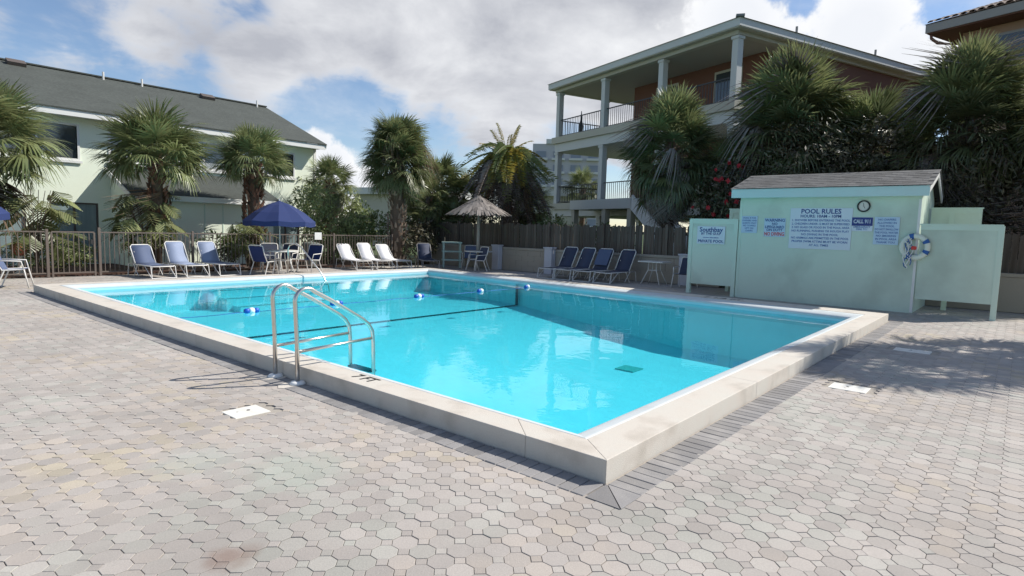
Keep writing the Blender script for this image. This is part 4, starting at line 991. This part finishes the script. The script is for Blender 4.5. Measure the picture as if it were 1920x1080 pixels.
def shrub(name, label, x, y, parts, m='leaf', seed=0, size=.07, cat='shrub', group=None, flowers=0, fm='flower', density=520):
    t_ = thing(name, label, cat, (x, y, 0), 0, group); Vs = []
    r_ = random.Random(seed); tw = MB()
    for i, (cx, cy, cz, rx, ry, rz_) in enumerate(parts):
        n = int(density*(rx*ry+rx*rz_+ry*rz_)*(.07/size)**1.6)
        Vs.append(leafcloud(seed*10+i, (cx, cy, cz), rx, ry, rz_, n, size))
        for k in range(5): tw.tube([(cx*.3+r_.gauss(0, .05), cy*.3+r_.gauss(0, .05), 0), (cx*.8+r_.gauss(0, rx*.3), cy*.8+r_.gauss(0, ry*.3), cz*.7), (cx+r_.gauss(0, rx*.6), cy+r_.gauss(0, ry*.6), cz+rz_*.6)], .02, 4, r1=.006, cap=False)
    V = np.vstack(Vs); n = len(V)//4
    me_ = bpy.data.meshes.new('foliage'); me_.vertices.add(len(V)); me_.vertices.foreach_set('co', V.ravel()); me_.loops.add(4*n); me_.loops.foreach_set('vertex_index', np.arange(4*n, dtype=np.int32))
    me_.polygons.add(n); me_.polygons.foreach_set('loop_start', np.arange(0, 4*n, 4, dtype=np.int32)); me_.polygons.foreach_set('loop_total', np.full(n, 4, dtype=np.int32)); me_.update(calc_edges=True); me_.shade_flat(); me_.materials.append(X[m])
    o = bpy.data.objects.new('foliage', me_); COL.objects.link(o); o.parent = t_; o['kind'] = 'stuff'
    tw.build('stems', 'twig', t_)
    if flowers:
        cx, cy, cz, rx, ry, rz_ = parts[0]; fl = MB()
        for k in range(flowers):
            dd = Vector((r_.gauss(-.8, .5), r_.gauss(-.5, .6), r_.gauss(0, .7))).normalized(); c = Vector((cx+dd.x*rx*1.05, cy+dd.y*ry*1.05, cz+dd.z*rz_*1.05))
            for j in range(4): a = Vector((r_.gauss(0, 1), r_.gauss(0, 1), r_.gauss(0, 1))).normalized()*.09; b = a.cross(dd).normalized()*.06; fl.add([c-a, c+b, c+a, c-b], [(0, 1, 2, 3)])
        fl.build('blossoms', fm, t_, kind='stuff')
    return t_
shrub('shrub', 'big yellow green leafy shrub behind the fence right of the apartment house', 10.4, 19.0, [(0, 0, 1.35, 1.15, .8, .95), (-.6, .2, 2.2, .9, .7, .9), (.9, .1, 1.1, .8, .7, .8)], 'leaf_lt', 3, .075, density=800)
shrub('tree', 'loose yellowish tree rising beside the corner of the apartment house', 12.3, 23.0, [(0, 0, 2.9, 1.2, .9, 1.1), (1.2, 0, 2.5, 1.1, .8, 1.1), (-.2, 0, 1.6, 1.2, .8, 1.0), (1.9, -.3, 1.5, 1.1, .8, 1.1)], 'leaf_lt', 4, .10, cat='tree', density=900)
shrub('shrub', 'grey green shrub between the yellow green shrub and the big palm trunk', 12.0, 19.3, [(0, 0, 1.2, .9, .7, .9), (.9, .4, 1.5, .8, .7, .9)], 'leaf', 14, .085, density=700)
shrub('shrub', 'dark shrub mass behind the thatched umbrella', 16.8, 19.5, [(0, 0, 1.4, 1.3, 1.3, 1.2), (1.6, -1.5, 1.3, 1.2, 1.2, 1.0), (-1.6, 1.0, 1.3, 1.0, 1.0, 1.1)], 'leaf', 5, .10)
shrub('shrub', 'low shrub between the shaggy feather palm and the gallery house', 20.0, 17.6, [(0, 0, 1.3, 1.2, 1.2, 1.2), (1.2, -1.6, 1.1, 1.1, 1.1, 1.0)], 'leaf_lt', 15, .09, density=600)
shrub('shrub', 'broad shrub behind the plank fence under the gallery house landing', 18.5, 14.0, [(0, 0, 1.1, 1.3, 1.6, 1.0), (1.0, 2.4, 1.0, 1.2, 1.2, .9), (.6, -2.2, 1.0, 1.1, 1.3, .9)], 'leaf', 6, .10)
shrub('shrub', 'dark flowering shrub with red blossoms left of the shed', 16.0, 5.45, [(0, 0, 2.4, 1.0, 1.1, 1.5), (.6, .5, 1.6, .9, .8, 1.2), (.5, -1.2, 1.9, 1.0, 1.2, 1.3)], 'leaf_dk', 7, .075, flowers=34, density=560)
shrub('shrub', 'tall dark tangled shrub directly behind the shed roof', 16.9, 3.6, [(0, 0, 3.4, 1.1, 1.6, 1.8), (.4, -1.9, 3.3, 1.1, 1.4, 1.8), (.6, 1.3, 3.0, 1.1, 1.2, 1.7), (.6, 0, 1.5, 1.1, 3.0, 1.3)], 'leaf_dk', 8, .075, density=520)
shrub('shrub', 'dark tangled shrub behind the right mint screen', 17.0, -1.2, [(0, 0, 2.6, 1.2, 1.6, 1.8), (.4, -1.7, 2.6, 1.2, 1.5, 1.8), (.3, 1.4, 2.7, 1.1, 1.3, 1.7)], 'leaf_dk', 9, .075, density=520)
shrub('shrub', 'rounded hedge bush behind the fence gate', 1.35, 19.0, [(0, 0, .55, .9, .5, .42), (.7, 0, .5, .5, .45, .35)], 'leaf_lt', 10, .05, density=900)
shrub('shrub', 'low broad leafed plant under the rusty trunk behind the middle blue chaise', 5.9, 18.7, [(0, 0, .75, .75, .5, .5), (.8, .1, .85, .5, .4, .5)], 'leaf', 11, .09)
shrub('shrub', 'low green plants at the foot of the fence beside the white chaises', 9.6, 18.4, [(0, 0, .45, .8, .3, .35), (1.1, 0, .5, .6, .3, .35)], 'leaf', 12, .07)
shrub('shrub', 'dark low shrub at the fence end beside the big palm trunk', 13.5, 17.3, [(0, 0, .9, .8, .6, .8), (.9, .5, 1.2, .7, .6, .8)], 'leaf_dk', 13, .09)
# climbing split-leaf plants against the trunks
def splitleaf(label, x, y, n, zc, seed, rr=.55):
    t_ = thing('philodendron', label, 'plant', (x, y, 0)); r_ = random.Random(seed)
    lf = MB(); nn = 9
    for s_ in (-1, 1):
        for k in range(nn):
            t2 = k/nn; l_ = .26*math.sin(math.pi*min(1, t2*.85+.18)); p = Vector((.36*t2, 0, -.12*t2*t2))
            q_ = p+Vector((.10, s_*l_, -.06)); lf.add([p, p+Vector((.030, 0, 0)), q_+Vector((.02, 0, 0)), q_-Vector((.015, 0, 0))], [(0, 1, 2, 3)])
    lm = lf.mesh('leaf', 'frond')
    for i in range(n):
        az = r_.random()*6.283; z = zc*r_.uniform(.35, 1.0); R0 = rr*r_.uniform(.5, 1)
        place(lm, 'leaf', t_, (math.cos(az)*R0, math.sin(az)*R0*.7, z+.2*R0), (r_.gauss(0, .3), R(r_.uniform(-10, 55)), az), r_.uniform(1.0, 1.6))
    st_ = MB()
    for i in range(8): az = i*.8; st_.tube([(0, 0, 0), (.1*math.cos(az), .1*math.sin(az), zc*.5), (rr*.7*math.cos(az), rr*.5*math.sin(az), zc)], .018, 5, r1=.008)
    st_.build('stems', 'twig', t_)
splitleaf('split leaf plant climbing the left side of the second palm trunk', 3.75, 18.7, 58, 2.3, 3, .75)
splitleaf('split leaf plant hanging right of the first palm trunk at the left edge', 1.0, 18.4, 40, 2.3, 4, .6)
splitleaf('split leaf plant in front of the fat trunk below the navy parasol', 6.7, 18.2, 36, 1.5, 5, .55)
ug = thing('urn_statue', 'small pale garden urn with reddish bowl standing among plants behind the fence', 'garden ornament', (.62, 18.35, .03))
MB().lathe([(0, 0), (.16, 0), (.14, .06), (.06, .12), (.05, .45), (.09, .52), (0, .52)], 14).build('pedestal', 'beige', ug, smooth=True)
MB().lathe([(0, .52), (.08, .53), (.2, .72), (.17, .86), (.12, .84), (0, .8)], 14).build('bowl', 'terracotta', ug, smooth=True)
bn = thing('trash_bin', 'dark grey bin standing behind the fence below the white square sign', 'bin', (9.1, 18.15, .03))
MB().lathe([(0, 0), (.24, 0), (.30, .72), (.32, .74), (.32, .80), (0, .80)], 18).build('body', 'bin', bn, smooth=False); MB().lathe([(.33, .801), (.31, .87), (0, .93)], 18).build('lid', 'bin', bn)

# ---------------------------------------------------------------- furniture
def chaise(label, x, y, heading, m='sling', group=None, back=58, frame='white_metal', bl=.74):
    """local +x points from the backrest to the foot end"""
    t_ = thing('chaise_longue', label, 'lounger', (x, y, 0), R(heading), group); b = R(back)
    hx, z0 = -.30, .34
    MB().tube([(hx-.35, -.30, z0), (.77, -.30, z0), (.82, -.25, z0-.01), (.82, .25, z0-.01), (.77, .30, z0), (hx-.35, .30, z0)], .016, 8).build('seat_frame', frame, t_, smooth=True)
    bx, bz = hx-bl*math.cos(b), z0+bl*math.sin(b)
    d = Vector((-math.cos(b), 0, math.sin(b)))
    e = Vector((bx, 0, bz))
    MB().tube([(hx, -.27, z0)]+[tuple(e-d*.07+Vector((0, -.27, 0)))]+[tuple(e+Vector((0, -.21, 0)))]+[tuple(e+Vector((0, .21, 0)))]+[tuple(e-d*.07+Vector((0, .27, 0)))]+[(hx, .27, z0)], .016, 8).build('back_frame', frame, t_, smooth=True)
    n = 7; sg_ = MB()
    for i in range(n+1):
        t2 = i/n; xx = hx+(.80-hx)*t2; zz_ = z0+.018-.045*math.sin(math.pi*t2)
        sg_.v += [(xx, -.285, zz_), (xx, .285, zz_)]
    for i in range(n): sg_.f.append((2*i, 2*i+1, 2*i+3, 2*i+2))
    so = sg_.build('seat_sling', m, t_, smooth=True); sl = so.modifiers.new('s', 'SOLIDIFY'); sl.thickness = .008
    bk = MB()
    for i in range(n+1):
        t2 = i/n; p = Vector((hx, 0, z0))+d*bl*.965*t2; off = Vector((math.sin(b), 0, math.cos(b)))*(.02-.04*math.sin(math.pi*t2))
        w = .262 if t2 < .93 else .225; bk.v += [tuple(p+off+Vector((0, -w, 0))), tuple(p+off+Vector((0, w, 0)))]
    for i in range(n): bk.f.append((2*i, 2*i+1, 2*i+3, 2*i+2))
    bo = bk.build('back_sling', m, t_, smooth=True); sl = bo.modifiers.new('s', 'SOLIDIFY'); sl.thickness = .008
    for s_ in (-1, 1):
        yy = s_*.315
        MB().tube([(.79, yy, z0), (.86, yy, 0)], .014, 6).build('leg', frame, t_); MB().tube([(.40, yy, z0), (.82, yy, .03)], .011, 6).build('brace', frame, t_)
        MB().tube([(-.05, yy, z0), (-.28, yy, 0)], .014, 6).build('leg', frame, t_); MB().tube([(-.30, yy, z0), (.0, yy, .03)], .012, 6).build('brace', frame, t_)
        MB().tube([(hx-.33, yy, z0), (hx-.40, yy, 0)], .014, 6).build('leg', frame, t_)
    MB().tube([(.86, -.315, .015), (.86, .315, .015)], .012, 6).build('foot_bar', frame, t_)
    MB().tube([tuple(Vector((hx, 0, z0))+d*.42+Vector((0, -.2, 0))), (hx-.33, -.2, z0-.01)], .010, 6).build('prop', frame, t_)
    return t_
g1 = 'blue chaises by the left fence'
chaise('solid blue chaise, first from the left before the picket fence', 3.22, 16.8, 273, 'sling', g1, 56, bl=.64)
chaise('faded blue strap chaise between the two other blue ones by the fence', 4.14, 16.85, 273, 'sling_pale', g1, 60, bl=.72)
chaise('blue chaise with pale back, nearest the dining set by the fence', 5.08, 16.9, 273, 'sling_pale', g1, 60, bl=.72)
g2 = 'white chaises by the picket fence'
for i, (x, y, lb_) in enumerate(((10.0, 16.85, 'leftmost of the three white chaises before the shrub'), (10.72, 16.62, 'middle white chaise with the tallest back'), (11.38, 16.32, 'rightmost white chaise beside the big palm trunk'))):
    chaise(lb_, x, y, 264, 'sling_w', g2, 47 if i != 1 else 52, bl=.74)
chaise('dark chaise in the corner right of the white chaises', 12.75, 15.9, 240, 'sling_dk', None, 55, 'frame_grey')
g3_ = 'dark blue chaises against the low wall'
for i, (x, y, h, lb_, m) in enumerate(((13.78, 10.25, 181, 'dark blue chaise farthest left against the low wall', 'sling_dk'), (13.8, 9.55, 179, 'dark blue chaise second from the left with the highest pale headbar', 'sling_dk'), (13.78, 8.82, 181, 'dark blue chaise draped with a blue towel, third along the wall', 'sling_dk'), (13.8, 8.02, 178, 'dark blue chaise nearest the small white table', 'sling_dk'))):
    c_ = chaise(lb_, x, y, h, m, g3_, 58, 'white_metal', bl=.82)
tw_ = MB().box((14.245, 8.82, .755), (.02, .50, .60), ry=.555).build('towel', 'sling', None); tag(tw_, 'blue towel laid over the back of the third dark chaise', 'towel')
def chair(label, x, y, heading, group=None, m='sling_dk'):
    t_ = thing('dining_chair', label, 'chair', (x, y, 0), R(heading), group); fr = 'white_metal'
    for s_ in (-1, 1):
        yy = .27*s_
        MB().tube([(.28, yy*1.08, 0), (.20, yy, .42), (-.18, yy, .40), (-.30, yy, .66), (-.36, yy, .88)], .016, 8).build('side_frame', fr, t_, smooth=True)
        MB().tube([(-.14, yy, .40), (-.30, yy*1.08, 0)], .015, 8).build('leg', fr, t_)
        MB().tube([(.20, yy, .42), (.16, yy*1.1, .60), (-.26, yy*1.1, .62)], .015, 8).build('arm', fr, t_, smooth=True)
    MB().tube([(-.36, -.27, .88), (-.38, -.2, .91), (-.38, .2, .91), (-.36, .27, .88)], .016, 8).build('top_bar', fr, t_, smooth=True)
    MB().add([(.20, -.26, .425), (.20, .26, .425), (0, .26, .395), (0, -.26, .395), (-.17, .26, .405), (-.17, -.26, .405)], [(0, 1, 2, 3), (3, 2, 4, 5)]).build('seat_sling', m, t_).modifiers.new('s', 'SOLIDIFY').thickness = .008
    MB().add([(-.17, -.26, .41), (-.17, .26, .41), (-.27, .26, .64), (-.27, -.26, .64), (-.365, .255, .885), (-.365, -.255, .885)], [(0, 1, 2, 3), (3, 2, 4, 5)]).build('back_sling', m, t_).modifiers.new('s', 'SOLIDIFY').thickness = .008
    return t_
def rtable(label, x, y, r=.55, z=.72, m='white_metal', group=None):
    t_ = thing('round_table', label, 'table', (x, y, 0), 0, group)
    MB().lathe([(0, z-.02), (r-.02, z-.02), (r, z-.01), (r, z+.012), (r-.02, z+.02), (0, z+.02)], 28).build('table_top', m, t_)
    for k in range(4): a = k*math.pi/2+.6; MB().tube([(r*.55*math.cos(a), r*.55*math.sin(a), z-.02), (r*.6*math.cos(a), r*.6*math.sin(a), .35), (r*.85*math.cos(a), r*.85*math.sin(a), 0)], .018, 7).build('leg', m, t_, smooth=True)
    MB().tube([(r*.58*math.cos(k*math.pi/4), r*.58*math.sin(k*math.pi/4), .42) for k in range(9)], .010, 5).build('ring_brace', m, t_)
    return t_
TX, TY = 6.75, 16.15
rtable('round white patio table under the navy parasol', TX, TY, .58, .72)
gd = 'chairs round the navy parasol table'
chair('navy sling chair on the left of the parasol table, its back to the picture', 6.15, 16.0, 20, gd, 'navy')
chair('navy sling chair on the right of the parasol table, nearest the handrail', 7.85, 16.25, 200, gd, 'navy')
chair('navy sling chair behind the parasol table on its left', 6.95, 17.1, 250, gd, 'sling_dk')
chair('navy sling chair behind the parasol table on its right', 7.45, 17.0, 215, gd, 'sling_dk')
ub = thing('parasol', 'navy blue patio parasol with a hanging valance over the round table', 'parasol', (TX, TY, 0))
MB().tube([(0, 0, .06), (0, 0, 2.27)], .02, 8).build('pole', 'white_metal', ub); MB().lathe([(0, 0), (.24, 0), (.24, .05), (.05, .09), (0, .09)], 18).build('base', 'frame_grey', ub)
mb = MB(); n = 8; RR = 1.08
for k in range(n):
    a0, a1 = 2*math.pi*k/n+.25, 2*math.pi*(k+1)/n+.25
    P = []
    for j, (fr_, z) in enumerate(((0, 2.30), (.35, 2.16), (.7, 1.93), (1, 1.66))):
        m_ = (a0+a1)/2
        P.append([(RR*fr_*math.cos(a0), RR*fr_*math.sin(a0), z), (RR*fr_*.93*math.cos(m_), RR*fr_*.93*math.sin(m_), z-.03*fr_), (RR*fr_*math.cos(a1), RR*fr_*math.sin(a1), z)])
    for j in range(3): mb.add([P[j][0], P[j][1], P[j+1][1], P[j+1][0]], [(0, 1, 2, 3)]); mb.add([P[j][1], P[j][2], P[j+1][2], P[j+1][1]], [(0, 1, 2, 3)])
    w = P[3]; mb2 = [(p[0], p[1], p[2]-.15) for p in w]
    mb.add([w[0], w[1], mb2[1], mb2[0]], [(0, 1, 2, 3)]); mb.add([w[1], w[2], mb2[2], mb2[1]], [(0, 1, 2, 3)])
mb.build('canopy', 'navy', ub); MB().lathe([(0, 2.37), (.02, 2.36), (.025, 2.3)], 8).build('finial', 'white_metal', ub)
for k in range(8): a = 2*math.pi*k/n+.25; MB().tube([(0, 0, 2.25), (RR*.97*math.cos(a), RR*.97*math.sin(a), 1.64)], .008, 4).build('rib', 'white_metal', ub)
# far left edge parasol and chair
ub2 = dup(ub, (-.88, 17.0, 0), .3, 'navy parasol cut by the left edge of the picture')
rtable('round white table cut by the left edge of the picture', -.88, 17.0, .5, .72)
chair('blue sling chair cut by the left edge, in front of the fence', -.06, 15.3, -20, None, 'sling')

# thatched umbrella and things beneath
tk = thing('thatched_umbrella', 'thatched palm umbrella on a grey wooden pole by the wall', 'thatched umbrella', (13.85, 14.2, 0))
MB().tube([(0, 0, 0), (0, 0, 2.75)], .065, 10).build('pole', 'pole', tk, smooth=True)
th = MB(); r_ = random.Random(5)
for row in range(11):
    t2 = row/10; rad0 = .10+1.02*t2; z0 = 2.80-.60*t2**.9; nn = int(14+52*t2)
    for k in range(nn):
        a = 2*math.pi*(k+r_.random()*.6)/nn; o_ = Vector((math.cos(a), math.sin(a), 0)); s2 = Vector((-math.sin(a), math.cos(a), 0))
        l_ = .20*r_.uniform(.7, 1.25); p = o_*rad0+Vector((0, 0, z0+.03)); q_ = p+o_*l_+Vector((0, 0, -.11-.06*r_.random())); w = .05*r_.uniform(.7, 1.2)
        th.add([p-o_*.12+s2*w+Vector((0, 0, .06)), p-o_*.12-s2*w+Vector((0, 0, .06)), q_-s2*w*.7, q_+s2*w*.7], [(0, 1, 2, 3)])
th.build('thatch', 'thatch', tk, kind='stuff'); MB().lathe([(0, 2.78), (.55, 2.45), (1.12, 2.17), (1.1, 2.14), (.5, 2.38), (0, 2.66)], 24).build('thatch_base', 'thatch', tk)
for k in range(8): a = k*math.pi/4; MB().tube([(.05*math.cos(a), .05*math.sin(a), 2.66), (1.05*math.cos(a), 1.05*math.sin(a), 2.12)], .02, 5).build('rib', 'pole', tk)
rk = thing('towel_rack', 'pale green plastic rack of three open shelves left of the thatched umbrella', 'rack', (13.95, 15.75, 0), R(-40))
for sx in (-.33, .33):
    for sy in (-.2, .2): MB().b2((sx-.03, sy-.03, 0), (sx+.03, sy+.03, .98)).build('post', 'green_pl', rk, bevel=.005)
for z in (.28, .62, .98): MB().b2((-.40, -.24, z), (.40, .24, z+.06)).build('shelf', 'green_pl', rk, bevel=.008)
chair('blue plastic sling chair beside the pale green rack', 14.25, 15.0, 215, None, 'sling'); chair('dark sling chair with white legs right of the thatched umbrella pole', 13.3, 13.75, 165, None, 'sling_dk')
rtable('round table around the thatched umbrella pole', 13.85, 14.2, .55, .72)
sb = thing('side_table', 'small white square table standing by the wall right of the dark chaises', 'table', (14.3, 6.95, 0))
MB().b2((-.33, -.42, .69), (.33, .42, .725)).build('table_top', 'white_metal', sb, bevel=.006)
for sx in (-1, 1):
    for sy in (-1, 1): MB().tube([(sx*.14, sy*.13, .69), (sx*.15, sy*.14, .45), (sx*.26, sy*.32, 0)], .018, 7).build('leg', 'white_metal', sb, smooth=True)
MB().b2((-.14, -.13, .43), (.14, .13, .45)).build('brace', 'white_metal', sb)
chair('dark chair half hidden behind the left mint screen', 13.9, 5.75, 180, None, 'sling_dk')
